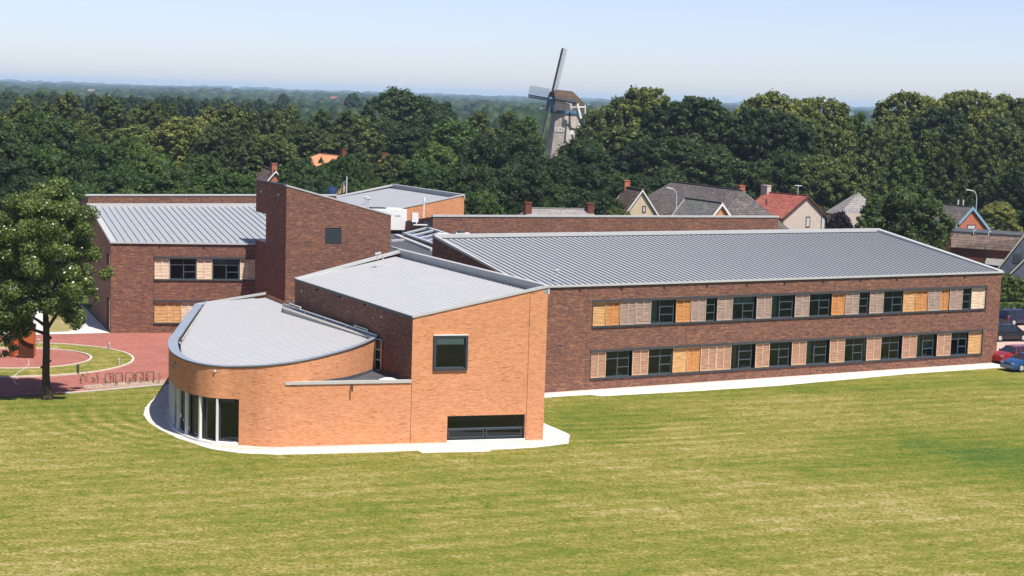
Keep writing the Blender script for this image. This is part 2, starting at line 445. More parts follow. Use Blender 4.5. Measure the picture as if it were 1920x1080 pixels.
SLAB = brick_mat('pale_concrete_slab', [(.1, (0.56, 0.53, 0.48)), (.5, (0.66, 0.63, 0.58)), (.9, (0.74, 0.71, 0.66))], (0.30, 0.27, 0.23), bw=.62, bh=.62, streak=.4, mstr=0, blot=.12, wav=(.8, .8))
SLAB2 = SLAB
KERB = mat('kerb_stone', (0.62, 0.55, 0.47), 0.9, 0, 0.1, 0.1, 4)
PAVE = brick_mat('red_paving_brick', [(0.1, (0.28, 0.100, 0.078)), (0.5, (0.37, 0.135, 0.102)), (0.9, (0.45, 0.18, 0.14))], (0.42, 0.28, 0.25), bw=0.21, bh=0.105, streak=0.4, mstr=0.25, blot=0.15, wav=(0.6, 0.6))
LOT = brick_mat('pink_paving', [(0.1, (0.48, 0.32, 0.27)), (0.5, (0.58, 0.40, 0.34)), (0.9, (0.64, 0.47, 0.40))], (0.5, 0.4, 0.36), bw=0.2, bh=0.1, streak=0.5, mstr=0.2, wav=(0.3, 0.3))

def sheet(name, pts, z, m_, kind='structure', z0=None):
    """flat polygon; z0 gives it edges down to z0"""
    mb = MB()
    if z0 is not None:      # slightly wandering edge
        rgs = random.Random(len(pts)); q_ = []
        for a, b in zip(pts, pts[1:] + pts[:1]):
            L = (b - a).length; k = max(1, int(L / .45))
            for i in range(k):
                p = a.lerp(b, i / k)
                q_.append(p + Vector((rgs.uniform(-.02, .02), rgs.uniform(-.03, .03), 0)) if i else p)
        pts = q_
    pts = [Vector((p[0], p[1], z)) for p in pts]
    area = sum(pts[i].x * pts[(i + 1) % len(pts)].y - pts[(i + 1) % len(pts)].x * pts[i].y for i in range(len(pts)))
    if area < 0: pts = pts[::-1]
    mb.face(pts)
    if z0 is not None:
        for i in range(len(pts)):
            a, b = pts[i], pts[(i + 1) % len(pts)]
            mb.face([Vector((a.x, a.y, z0)), Vector((b.x, b.y, z0)), b, a])
    o = mb.build(name, m_)
    o['kind'] = kind
    return o

g_ = MB()
for i in range(-5, 5):
    for j in range(-3, 9):
        s_ = 1600
        g_.face([(i * s_, j * s_, 0), ((i + 1) * s_, j * s_, 0), ((i + 1) * s_, (j + 1) * s_, 0), (i * s_, (j + 1) * s_, 0)])
g_.build('ground', FIELD)['kind'] = 'structure'

# building base points
O_FL, O_FR = at(768.5, 832), at(1018.2, 825)
FO = Face(O_FL, O_FR)                       # front of the orange block
W_A, W_C = at(1022, 737), at(1867, 680)
FW = Face(W_A, W_C)                         # front of the long wing
L_A, L_R = at(207.5, 624.3), at(477, 624.3)
FL_ = Face(L_A, L_R)                        # front of the left wing

lawn_pts = [at(-500, 1500), at(2500, 1500), at(2300, 700), at(1905, 694), at(1860, 676), FW.p(FW.len + 1, 0, -2), FW.p(0, 0, -2), at(990, 720), at(700, 760), at(330, 700),
            at(309, 723.5), at(240, 729), at(180, 734.5), at(90, 741), at(0, 745), at(-300, 755)]
sheet('lawn', lawn_pts, 0.004, LAWN)
sheet('plaza', [at(-400, 633), at(60, 628.5), at(207.5, 625.0), at(207.5, 600), at(520, 590), at(470, 700), at(330, 717), at(309, 721), at(240, 727), at(180, 732.5), at(90, 739.5), at(0, 744), at(-400, 756)], 0.010, PAVE)
mb = MB()
kp = [at(311, 721.5), at(240, 727.8), at(180, 733.3), at(120, 738)]
for a, b in zip(kp[:-1], kp[1:]): mb.beam(a + Vector((0, 0, .08)), b + Vector((0, 0, .08)), 0.14, 0.1)
mb.build('plaza_kerb', KERB)['kind'] = 'structure'
sheet('side_path', [at(-400, 632), at(60, 628), at(206.8, 624.5), at(163, 581), at(120, 540), at(60, 540), at(-400, 560)], 0.016, SLAB)
sheet('dry_grass_patch', [at(92, 623), at(128, 622), at(152, 612), at(158, 600), at(140, 585), at(100, 583), at(84, 600)], 0.022, DRY)

# ring lawn on the plaza
def fit_circle(pts):
    A = np.array([[2 * p.x, 2 * p.y, 1] for p in pts]); b = np.array([p.x ** 2 + p.y ** 2 for p in pts])
    s_ = np.linalg.lstsq(A, b, rcond=None)[0]
    return s_[0], s_[1], math.sqrt(s_[2] + s_[0] ** 2 + s_[1] ** 2)
oc = fit_circle([at(243.5, 672), at(205, 655), at(130, 647.5), at(100, 646), at(148, 701.5), at(228, 687)])
ic = fit_circle([at(170, 672), at(150, 661), at(120, 656.5), at(97, 656), at(140, 686), at(160, 679), at(100, 689.5)])
ic = ((ic[0] + 0 * oc[0]), ic[1], ic[2])
def ring(name, c0, r0, c1, r1, z0, z1, m_, n=96):
    mb = MB()
    for k in range(n):
        a, b = 2 * math.pi * k / n, 2 * math.pi * (k + 1) / n
        P = lambda c, r, t, z: Vector((c[0] + r * math.cos(t), c[1] + r * math.sin(t), z))
        mb.face([P(c0, r0, a, z1), P(c1, r1, a, z1), P(c1, r1, b, z1), P(c0, r0, b, z1)])
        if z0 < z1:
            mb.face([P(c1, r1, a, z0), P(c1, r1, b, z0), P(c1, r1, b, z1), P(c1, r1, a, z1)])
            if r0 > 0: mb.face([P(c0, r0, b, z0), P(c0, r0, a, z0), P(c0, r0, a, z1), P(c0, r0, b, z1)])
    o = mb.build(name, m_); o['kind'] = 'structure'
ring('ring_lawn', ic, ic[2], oc, oc[2], 0.016, 0.05, LAWN)
ring('ring_kerb', oc, oc[2], oc, oc[2] + 0.16, 0.012, 0.10, KERB)
ring('inner_ring_kerb', ic, ic[2] - 0.16, ic, ic[2], 0.012, 0.10, KERB)

# gravel strips round the buildings
sheet('gravel_path', [at(1018.5, 746), FW.p(0, 0, -0.2), FW.p(FW.len, 0, -0.2), at(1867, 679), at(1888, 688.8), at(1700, 701.5), at(1460, 723.5), at(1290, 734.5), at(1127, 743.2), at(1107, 740.5), at(1060, 743)], 0.020, PALE, z0=0.0)
path_out = [at(1018.5, 793), at(1068, 815), at(1066, 832), at(1000, 840), at(922, 843.5), at(916, 847), at(791, 849.5), at(783, 845), at(700, 848.5), at(600, 851), at(520, 853), at(450, 850),
            at(395, 842), at(335, 823), at(300, 806), at(280, 793), at(269, 779), at(272, 765), at(286, 750), at(302, 733), at(309, 723)]
path_out = [Vector(p) for p in path_out]
sheet('annex_path', path_out + [at(330, 715), at(420, 720), at(600, 760), at(800, 760), at(1000, 780)], 0.020, SLAB, z0=0.0)
ps = [FO.p(FO.len + .4, 0, .0), FO.p(FO.len + .4, 0, .42), FO.p(-7, 0, .42), at(450, 844), at(395, 835.5), at(350, 819), at(322, 803), at(308, 795), at(330, 785), at(420, 800), FO.p(-7, 0, -1), FO.p(0, 0, -1)]
sheet('pebble_strip', ps, 0.026, PEBBLE)
sheet('wing_pebble_strip', [FW.p(-.5, 0, -.1), FW.p(-.5, 0, .35), FW.p(FW.len, 0, .35), FW.p(FW.len, 0, -.1)], 0.026, PEBBLE)
sheet('parking_lot', [at(1864, 676), at(1910, 692), at(2150, 690), at(2300, 560), at(1990, 572), at(1800, 586), at(1700, 600)], 0.012, LOT)
mb = MB()
for a, b in ((at(1866, 641), at(1925, 632)), (at(1880, 668), at(1960, 655))): mb.beam(a + Vector((0, 0, .02)), b + Vector((0, 0, .02)), 1.4, 0.004)
mb.build('parking_strip', mat('grey_paving', (0.40, 0.38, 0.38), 0.9, 0, .1, .1, 3))['kind'] = 'structure'

# ------------------------------------------------------------------ window bands
def pane_unit(parent, F, s0, s1, z0, z1, d, style='grid', glass=None, curtain=False):
    """a window part at depth d with frame bars and panes"""
    fr = MB(); t = 0.055
    F.box(fr, s0, s1, z0, z0 + t, d - .05, d + .03); F.box(fr, s0, s1, z1 - t, z1, d - .05, d + .03)
    F.box(fr, s0, s0 + t, z0 + t, z1 - t, d - .05, d + .03); F.box(fr, s1 - t, s1, z0 + t, z1 - t, d - .05, d + .03)
    wn_ = fr.build('window', FRAMEB, parent)
    zt = z0 + (z1 - z0) * 0.70; zr = z0 + (z1 - z0) * 0.36
    if style == 'grid':
        sm = s0 + (s1 - s0) * 0.52
        bars = [(s0 + t, s1 - t, zt - .03, zt + .03), (sm - .035, sm + .035, z0 + t, zt - .03), (sm - .035, sm + .035, zt + .03, z1 - t), (sm + .035, s1 - t, zr - .03, zr + .03)]
        panes = [(s0 + t, sm - .035, z0 + t, zt - .03), (sm + .035, s1 - t, z0 + t, zr - .03), (sm + .035, s1 - t, zr + .03, zt - .03), (s0 + t, sm - .035, zt + .03, z1 - t), (sm + .035, s1 - t, zt + .03, z1 - t)]
    elif style == 'narrow':
        bars = [(s0 + t, s1 - t, zt - .03, zt + .03), (s0 + t, s1 - t, zr - .03, zr + .03)]
        panes = [(s0 + t, s1 - t, z0 + t, zr - .03), (s0 + t, s1 - t, zr + .03, zt - .03), (s0 + t, s1 - t, zt + .03, z1 - t)]
    elif style == 'right':
        sm = s0 + (s1 - s0) * 0.42
        bars = [(sm - .04, sm + .04, z0 + t, z1 - t), (sm + .04, s1 - t, zt - .03, zt + .03), (sm + .04, s1 - t, zr - .03, zr + .03)]
        panes = [(s0 + t, sm - .04, z0 + t, z1 - t), (sm + .04, s1 - t, z0 + t, zr - .03), (sm + .04, s1 - t, zr + .03, zt - .03), (sm + .04, s1 - t, zt + .03, z1 - t)]
    else:
        bars = []; panes = [(s0 + t, s1 - t, z0 + t, z1 - t)]
    for (a, b, c, e) in bars:
        m_ = MB(); F.box(m_, a, b, c, e, d - .04, d + .02)
        m_.build('glazing_bar', FRAMEB, wn_)
    for (a, b, c, e) in panes:
        m_ = MB(); m_.face([F.p(a, c, d - .01), F.p(b, c, d - .01), F.p(b, e, d - .01), F.p(a, e, d - .01)])
        m_.build('pane', glass or GLASS, wn_)
    if style == 'grid' and random.random() < .35:
        m_ = MB(); hgt = random.uniform(.25, .6); F.box(m_, s0 + t, s1 - t, z1 - t - hgt, z1 - t, d - .10, d - .085); m_.build('roller_blind', BLIND, wn_)
    if curtain:
        m_ = MB(); q = s0 + (s1 - s0) * 0.42
        k = 10
        for i in range(k):
            a, b = s0 + t + (q - s0 - t) * i / k, s0 + t + (q - s0 - t) * (i + 1) / k
            da, db = d - .30 - .04 * (i % 2), d - .30 - .04 * ((i + 1) % 2)
            m_.face([F.p(a, z0 + .05, da), F.p(b, z0 + .05, db), F.p(b, z1 - .05, db), F.p(a, z1 - .05, da)])
        m_.build('curtain', CURTAIN, wn_)
    return wn_

def shutter(parent, F, s0, s1, z0, z1, kind, d=-0.10, split=None):
    ms, mf = WOOD[kind]
    h = z1 - z0; wd = s1 - s0; t = 0.055
    fr = MB()
    F.box(fr, s0, s0 + t, z0, z1, d, d + .05); F.box(fr, s1 - t, s1, z0, z1, d, d + .05)
    F.box(fr, s0 + t, s1 - t, z0, z0 + t, d, d + .05); F.box(fr, s0 + t, s1 - t, z1 - t, z1, d, d + .05)
    cols = [(s0 + t, s1 - t)]
    if kind in 'GPO' and wd > 0.6:
        c = (s0 + s1) / 2
        F.box(fr, c - .028, c + .028, z0 + t, z1 - t, d, d + .045)
        cols = [(s0 + t, c - .028), (c + .028, s1 - t)]
    o = fr.build('shutter', mf, parent)
    sl = MB(); n = 13
    for (a, b) in cols:
        for i in range(n):
            za = z0 + t + (h - 2 * t) * i / n
            hh = (h - 2 * t) / n
            jit = random.uniform(-.012, .012)
            sl.obox(F.p(a, za + .01, d + .008 + jit * .3), F.u * (b - a), F.n * (-.028) + Vector((0, 0, hh * .90)), F.n * 0.012, 0)
    m2 = sl.build('slats', ms, o, kind='stuff')
    return o

def band(parent, F, z0, z1, s0, s1, elems, proud=0.06):
    """long opening: steel lintel, sill, shutters and windows between them"""
    m_ = MB(); F.box(m_, s0 - .02, s1 + .02, z1 - .17, z1 + .01, -.26, proud)
    m_.build('lintel', LINTEL, parent)
    m_ = MB(); F.box(m_, s0 - .02, s1 + .02, z0, z0 + .10, -.26, proud + .03)
    m_.build('window_sill', STEEL, parent)
    zb, zt = z0 + .10, z1 - .17
    m_ = MB()
    F.box(m_, s0 - .001, s0 + .05, zb, zt, -.27, proud - .03); F.box(m_, s1 - .05, s1 + .001, zb, zt, -.27, proud - .03)
    m_.build('jamb', STEEL, parent)
    prev = None
    for e in elems:
        k, a, b = e[0], e[1], e[2]
        if k in 'GPOYC':
            shutter(parent, F, a, b, zb + .02, zt - .02, k, d=-.06 if k in 'GP' else -.13)
        else:
            st = {'w': 'grid', 'n': 'narrow', 'c': 'right', 'r': 'right'}[k]
            pane_unit(parent, F, a, b, zb, zt, -.22, st, curtain=(k == 'c'))

def tray_roof(parent, FLc, FRc, BRc, BLc, n, seam=True, m_=None, ms=None):
    """standing seam roof made of trays running from front to back"""
    for i in range(n):
        a, b = i / n, (i + 1) / n
        f0, f1 = FLc.lerp(FRc, a), FLc.lerp(FRc, b)
        b0, b1 = BLc.lerp(BRc, a), BLc.lerp(BRc, b)
        mb = MB()
        mb.face([f0, f1, b1, b0], 0)
        u = (f1 - f0).normalized() * 0.045
        mb.obox(f0 + Vector((0, 0, .002)), u, b0 - f0, Vector((0, 0, .07)), 1)
        mb.build('roof_tray', [m_ or ZINC, ms or SEAM], parent)

def rib_roof(parent, c, n, name='ribbed_sheeting', w=0.45, h=0.055, sheet_m=None):
    """c: quad corners A,B (one rib end line) and D,C (other); ribs run from AB edge... A->B direction is across ribs"""
    A, B_, Cc, D = c
    mb = MB()
    mb.face([A, B_, Cc, D], 0)
    up = Vector((0, 0, h))
    for i in range(n):
        a, b = (i + .5 - w / 2) / n, (i + .5 + w / 2) / n
        p0, p1 = A.lerp(B_, a), A.lerp(B_, b)
        q0, q1 = D.lerp(Cc, a), D.lerp(Cc, b)
        mb.face([p0 + up, p1 + up, q1 + up, q0 + up], 0)
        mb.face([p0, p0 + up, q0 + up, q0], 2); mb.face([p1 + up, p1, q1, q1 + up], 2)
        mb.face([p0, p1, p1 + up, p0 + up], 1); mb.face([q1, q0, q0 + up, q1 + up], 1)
        mb.obox(q0 + up, (p0 - q0).normalized() * .13, q1 - q0, Vector((0, 0, .012)), 1)  # dark cap on each rib end paints the shaded gap at the upstand
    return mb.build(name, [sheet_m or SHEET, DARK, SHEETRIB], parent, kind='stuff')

def plain_wall(mb, a, b, za, zb, z0=0.0, mat_=0):
    a = Vector((a[0], a[1], 0)); b = Vector((b[0], b[1], 0))
    mb.face([a + Vector((0, 0, z0)), b + Vector((0, 0, z0)), b + Vector((0, 0, zb)), a + Vector((0, 0, za))], mat_)

def V3(p, z): return Vector((p[0], p[1], z))

def outlets(parent, F, ss, z):
    for s_ in ss:
        m_ = MB(); F.box(m_, s_ - .07, s_ + .07, z - .07, z + .07, 0.0, .04)
        m_.build('roof_outlet', DARK, parent)

def joints(parent, F, ss, z0, z1s):
    for s_, z1 in zip(ss, z1s):
        m_ = MB(); F.box(m_, s_ - .012, s_ + .012, z0, z1, -.004, .004)
        m_.build('expansion_joint', mat_joint, parent)
mat_joint = mat('joint_sealant', (0.07, 0.045, 0.04), 0.9)

# ------------------------------------------------------------------ long wing
lw = thing('school_wing', 'long two storey brown brick wing with two bands of wooden shutters', 'building', W_A)
SL = -1.72
EZ, RZ = 7.26, 9.5
wFL, wFR = FW.p(SL, EZ), FW.p(FW.len, EZ)
wBR, wBL = at(1645, 433.5, RZ - .1), at(811, 445.5, RZ - .1)
wBR.z = wBL.z = RZ
mb = MB()
up_z0, up_z1, lo_z0, lo_z1 = 4.32, 6.26, 0.71, 2.78
def sw(x, upper=True):
    if upper: y = 587 + (559 - 587) * (x - 1111) / (1849 - 1111)
    else: y = 683 + (642 - 683) * (x - 1107) / (1842 - 1107)
    return FW.px(x, y)[0]
us0, us1, ls0, ls1 = sw(1110.5), sw(1849), sw(1106.5, 0), sw(1842, 0)
wall_open(mb, FW, SL, FW.len, EZ, EZ, [(us0, us1, up_z0, up_z1), (ls0, ls1, lo_z0, lo_z1)])
plain_wall(mb, wFR, wBR, EZ, RZ - .1); plain_wall(mb, wBL, wFL, RZ - .1, EZ); plain_wall(mb, wBR, wBL, RZ - .1, RZ - .1)
mb.build('wall', BROWN, lw)
inn = Vector((0, 0, 0))
tray_roof(lw, wFL + Vector((0, 0, .05)), wFR + Vector((0, 0, .05)), wBR + Vector((0, 0, -.12)), wBL + Vector((0, 0, -.12)), 92)
side = (wBL - wFL); side.z = 0; side.normalize()
mb = MB(); mb.beam(wBL + Vector((0, 0, .16)), wBR + Vector((0, 0, .16)), 0.42, 0.26, side=-side * 1.0); mb.build('ridge_coping', COPING, lw)
mb = MB(); mb.beam(wFR + FW.u * .12 + Vector((0, 0, .16)), wBR + FW.u * .12 + Vector((0, 0, .155)), 0.50, 0.20, side=-FW.u); mb.build('verge_coping', COPING, lw)
mb = MB(); mb.beam(wFL - FW.u * .03 + Vector((0, 0, .13)), wBL - FW.u * .03 + Vector((0, 0, .13)), 0.22, 0.16, side=FW.u); mb.build('verge_coping', COPING, lw)
mb = MB(); FW.box(mb, SL, FW.len + .12, EZ - .03, EZ + .10, 0.0, .13); mb.build('eaves_gutter', COPING, lw)
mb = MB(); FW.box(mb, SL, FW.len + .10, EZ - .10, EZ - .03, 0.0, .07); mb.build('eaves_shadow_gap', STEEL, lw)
UP = [('Y', 1110.5, 1137), ('O', 1138, 1163), ('G', 1163.5, 1192), ('G', 1193, 1221), ('c', 1221, 1266), ('O', 1269, 1296), ('G', 1296.5, 1324), ('n', 1324, 1343), ('G', 1345, 1374), ('w', 1374, 1416),
      ('G', 1419, 1447), ('c', 1447, 1489), ('G', 1491, 1518), ('w', 1518, 1558), ('O', 1561, 1585), ('G', 1585.5, 1611), ('n', 1611, 1630), ('G', 1631, 1657), ('w', 1657, 1694), ('Y', 1695, 1718),
      ('O', 1719, 1740), ('G', 1740.5, 1764), ('O', 1764.5, 1780), ('G', 1781, 1805), ('n', 1805, 1822), ('C', 1823, 1848)]
LO = [('P', 1107, 1136), ('w', 1137, 1182), ('P', 1186, 1216), ('w', 1216, 1262), ('Y', 1263, 1289), ('O', 1290, 1313), ('P', 1314, 1343), ('P', 1343.5, 1371), ('c', 1371, 1412), ('P', 1417, 1443),
      ('w', 1443, 1482), ('P', 1485, 1512), ('c', 1513, 1552), ('P', 1556, 1584), ('w', 1584, 1620), ('P', 1625, 1652), ('w', 1652, 1688), ('P', 1692, 1719), ('c', 1719, 1753), ('P', 1757, 1783),
      ('w', 1783, 1815), ('Y', 1817, 1841)]
band(lw, FW, up_z0, up_z1, us0, us1, [(k, max(us0 + .03, sw(a)), min(us1 - .03, sw(b))) for k, a, b in UP])
band(lw, FW, lo_z0, lo_z1, ls0, ls1, [(k, max(ls0 + .03, sw(a, 0)), min(ls1 - .03, sw(b, 0))) for k, a, b in LO])
outlets(lw, FW, [FW.px(x, 530)[0] for x in (1087, 1166, 1246, 1326, 1401, 1471, 1542, 1613, 1681, 1808)], 6.98)
joints(lw, FW, [FW.px(1108, 640)[0] - .35, FW.px(1285, 640)[0], FW.px(1430, 630)[0], FW.px(1568, 620)[0], FW.px(1705, 610)[0]], 2.79, [4.30] * 5)
joints(lw, FW, [FW.px(1108, 640)[0] - .35], 0, [7.1])
for z in (0.30, 3.62):
    mb = MB(); mb.obox(FW.p(.2, z, -13.4), FW.u * (FW.len - .6), FW.n * 13.0, Vector((0, 0, .25))); mb.build('floor_slab', INFLOOR, lw)
mb = MB()
FW.box(mb, .2, FW.len - .4, .56, 3.61, -5.2, -5.05); FW.box(mb, .2, FW.len - .4, 3.88, 7.0, -5.2, -5.05)
for s_ in np.arange(3.2, FW.len - 2, 6.4):
    FW.box(mb, s_ + .35, s_ + .47, .56, 3.61, -5.04, -.4); FW.box(mb, s_ + .35, s_ + .47, 3.88, 7.0, -5.04, -.4)
mb.build('partition', INNER, lw)
for (x, y) in ((1030, 0), (1038, 520),):
    if y == 0: continue
    p = at(1042, 517, 7.9)
    mb = MB(); mb.tube([p, p + Vector((0, 0, .35))], .05, 6); mb.tube([p + Vector((0, 0, .33)), p + Vector((.28, 0, .42))], .09, 6)
    mb.tube([p + Vector((-.3, -.2, 0)), p + Vector((-.25, -.15, .3))], .04, 6)
    mb.build('roof_vent', COPING, lw)

for (x0, x1, y, z_, lab) in ((1221, 1238, 604, 4.46, 'white crumpled papers on the sill of the leftmost upper window'), (1157, 1171, 700, .86, 'flat white papers on the sill of the leftmost lower window'), (1396, 1407, 597, 4.46, 'small white book on an upper sill between two grey shutters'),
                               (1394, 1406, 688, .86, 'cream papers on the sill of the lower window with a pale curtain at left'), (1658, 1665, 583, 4.46, 'white papers standing on an upper sill left of the yellow shutter'), (1662, 1667, 668, .86, 'small white cup on a lower sill right of a pinkish shutter'), (1736, 1744, 662, .86, 'white papers on the lower sill near the right end of the wing')):
    sa, sb = FW.px(x0, y)[0], FW.px(x1, y)[0]
    pt = thing('paper_stack', lab, 'papers', FW.p((sa + sb) / 2, z_, -.40), 'papers on the windowsills')
    m_ = MB(); F_ = FW; F_.box(m_, sa, sb, z_, z_ + .10, -.52, -.34); m_.build('sheets', WHITEP, pt); m_ = MB(); F_.box(m_, sa + (sb - sa) * .3, sb - (sb - sa) * .1, z_ + .101, z_ + .17, -.50, -.38); m_.build('top_sheet', WHITEP, pt)
    m_ = MB(); F_.box(m_, sa - .3, sb + .3, z_ - .05, z_ - .003, -.6, -.29); m_.build('inner_sill', GREYP, lw)

# ------------------------------------------------------------------ left wing
lf = thing('school_wing', 'brown brick wing on the left with pale shutters behind the red plaza', 'building', L_A)
lLen = 21.0
lFL, lFR = FL_.p(0, 7.3), FL_.p(lLen, 7.3)
lBL = V3(at(166, 582.5), 9.35); lBR = at(480, 386, 9.25); dirb = (lBR - lBL); dirb.z = 0
lBR = lBL + dirb.normalized() * lLen; lBR.z = 9.35
FE = Face(lBL, lFL)           # left end wall, outward normal to the left
mb = MB()
jx = FL_.px(288.5, 540)[0]
wall_open(mb, FL_, 0, lLen, 7.3, 7.3, [(jx, lLen - .5, 4.28, 6.24), (jx, lLen - .5, .72, 2.68)])
es1 = FE.len - .55; es0 = es1 - 2.1
wall_open(mb, FE, 0, FE.len, 9.25, 7.3, [(es0, es1, .05, 2.68), (es0, es1, 4.28, 6.24)])
plain_wall(mb, lFR, lBR, 7.3, 9.25); plain_wall(mb, lBR, lBL, 9.25, 9.25)
mb.build('wall', BROWN, lf)
tray_roof(lf, lFL + Vector((0, 0, .05)), lFR + Vector((0, 0, .05)), lBR + Vector((0, 0, -.12)), lBL + Vector((0, 0, -.12)), 37)
ls = (lBL - lFL); ls.z = 0; ls.normalize()
mb = MB(); mb.beam(lBL - FL_.u * .2 + Vector((0, 0, .13)), lBR + Vector((0, 0, .13)), 0.5, 0.30, side=-ls); mb.build('ridge_coping', COPING, lf)
mb = MB(); mb.beam(lFL - FL_.u * .05 + Vector((0, 0, .12)), lBL - FL_.u * .05 + Vector((0, 0, .125)), 0.45, 0.18, side=FL_.u); mb.build('verge_coping', COPING, lf)
mb = MB(); FL_.box(mb, -.05, lLen, 7.27, 7.40, 0, .13); mb.build('eaves_gutter', COPING, lf)
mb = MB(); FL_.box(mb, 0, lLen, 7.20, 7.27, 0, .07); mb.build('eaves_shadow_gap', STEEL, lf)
fs = lambda x, y=504: FL_.px(x, y)[0]
uel = [('C', 290, 304), ('C', 304.3, 318), ('w', 319, 368), ('C', 369, 383), ('C', 383.3, 398), ('w', 399, 448), ('C', 450, 464), ('C', 464.3, 478.5), ('w', 480, 528)]
band(lf, FL_, 4.28, 6.24, jx, lLen - .5, [(k, max(jx + .03, fs(a)), fs(b)) for k, a, b in uel])
lel = [('Y', 289, 314), ('O', 314.3, 327), ('Y', 327.3, 339), ('C', 340, 353), ('C', 353.3, 367), ('w', 368, 372), ('C', 373, 386), ('C', 386.3, 400), ('w', 401, 450)]
lel = [e for e in lel if e[2] - e[1] > 6]
lm = [('Y' if k == 'O' else k, max(jx + .03, fs(a, 585)), fs(b, 585)) for k, a, b in lel]
band(lf, FL_, .72, 2.68, jx, lLen - .5, lm)
outlets(lf, FL_, [fs(x, 462) for x in (299, 382, 460)], 7.02)
joints(lf, FL_, [jx - .02], 0, [.70]); joints(lf, FL_, [jx - .02], 2.70, [4.26]); joints(lf, FL_, [jx - .02], 6.26, [7.18])
for (a, b) in ((.05, 2.68), (4.28, 6.24)):
    m_ = MB(); FE.box(m_, es1 - .62, es1 - .02, a + .05, b - .05, -.25, -.02); m_.build('reveal_panel', WOOD['C'][0], lf)  # pale panel added for the sunlit side reveal; brightness is in its colour
    pane_unit(lf, FE, es0, es1 - .64, a, b, -.2, 'plain', GLASSD)
for z in (0.20, 3.60):
    mb = MB(); mb.obox(FL_.p(.5, z, -12), FL_.u * (lLen - 1.5), FL_.n * 11.6, Vector((0, 0, .25))); mb.build('floor_slab', INFLOOR, lf)
mb = MB(); FL_.box(mb, .5, lLen - 1, .5, 3.5, -5.2, -5.0); FL_.box(mb, .5, lLen - 1, 3.9, 7.0, -5.2, -5.0); mb.build('partition', INNER, lf)

# ------------------------------------------------------------------ orange block
ob = thing('school_hall_block', 'tall orange brick block with a sloping pale metal roof and one square dark window', 'building', O_FL)
oFLz, oFRz = 7.34, 9.08
oFL, oFR = V3(O_FL, oFLz), V3(O_FR, oFRz)
oBL = at(553, 523, oFLz); sidev = oBL - oFL; sidev.z = 0
oBR = at(752, 469.5, oFRz)
E2 = sidev.normalized(); E1 = FO.u.copy()
FS = Face(oBL, oFL)           # its left side wall
mb = MB()
w1 = (*[FO.px(813.5, 660)[0], FO.px(875.5, 660)[0]], 4.27, 6.24)
w2 = (FO.px(838.5, 800)[0], FO.px(984, 800)[0], 0.14, 1.56)
wall_open(mb, FO, 0, FO.len, oFLz, oFRz, [w1, w2], th=.3)
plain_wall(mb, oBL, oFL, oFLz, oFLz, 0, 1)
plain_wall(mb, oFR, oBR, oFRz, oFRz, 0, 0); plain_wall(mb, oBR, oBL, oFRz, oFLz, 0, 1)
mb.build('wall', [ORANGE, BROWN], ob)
d1 = Vector((0, 0, -.04)); d2 = Vector((0, 0, -.34))
rA, rB, rC, rD = oFL + d1 + E2 * .25, oBL + d1 - E2 * .35, oBR + d2 - E2 * .35 - E1 * .5, oFR + d2 + E2 * .25 - E1 * .5
rC.z = oFRz - .45; rD.z = oFRz - .45
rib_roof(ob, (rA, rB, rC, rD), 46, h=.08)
mb = MB(); mb.beam(oFR + E1 * .10 + Vector((0, 0, .09)), oBR + E1 * .10 + Vector((0, 0, .09)), 0.36, 0.55, side=-E1); mb.build('high_verge_coping', COPING, ob)
mb = MB(); mb.beam(oBL - E1 * .05 + Vector((0, 0, .08)), oBR + Vector((0, 0, .08)), 0.50, 0.16, side=-E2); mb.build('rear_coping', COPING, ob)
mb = MB(); mb.beam(oFL - E1 * .03 + FO.n * .06 + Vector((0, 0, .07)), oFR + E1 * .10 + FO.n * .06 + Vector((0, 0, .09)), 0.34, 0.13, side=-FO.n); mb.build('front_verge_coping', COPING, ob)
mb = MB(); mb.beam(oFL - E1 * .06 + Vector((0, 0, .02)), oBL - E1 * .06 + Vector((0, 0, .02)), 0.16, 0.14, side=E1); mb.build('low_eaves_flashing', STEEL, ob)
# square window in a projecting frame
s0, s1, z0, z1 = w1
mb = MB(); t = .10
FO.box(mb, s0 - .03, s1 + .03, z0 - .03, z0 + t, -.2, .12); FO.box(mb, s0 - .03, s0 + t, z0 + t, z1 - t, -.2, .12)
FO.box(mb, s1 - t, s1 + .03, z0 + t, z1 - t, -.2, .12); FO.box(mb, s0 - .03, s1 + .03, z1 - t, z1 + .03, -.2, .12)
sqw = mb.build('window_surround', STEEL, ob)
mb = MB(); FO.box(mb, s0 - .05, s1 + .05, z1 + .03, z1 + .075, 0.003, .14); mb.build('window_flashing', WHITEP, sqw)
pane_unit(ob, FO, s0 + t, s1 - t, z0 + t, z1 - t, -.08, 'plain', GLASSC)
mb = MB(); FO.box(mb, s0 + .17, s1 - .17, z1 - .52, z1 - .17, -.115, -.10); mb.build('roller_blind', BLIND, ob)
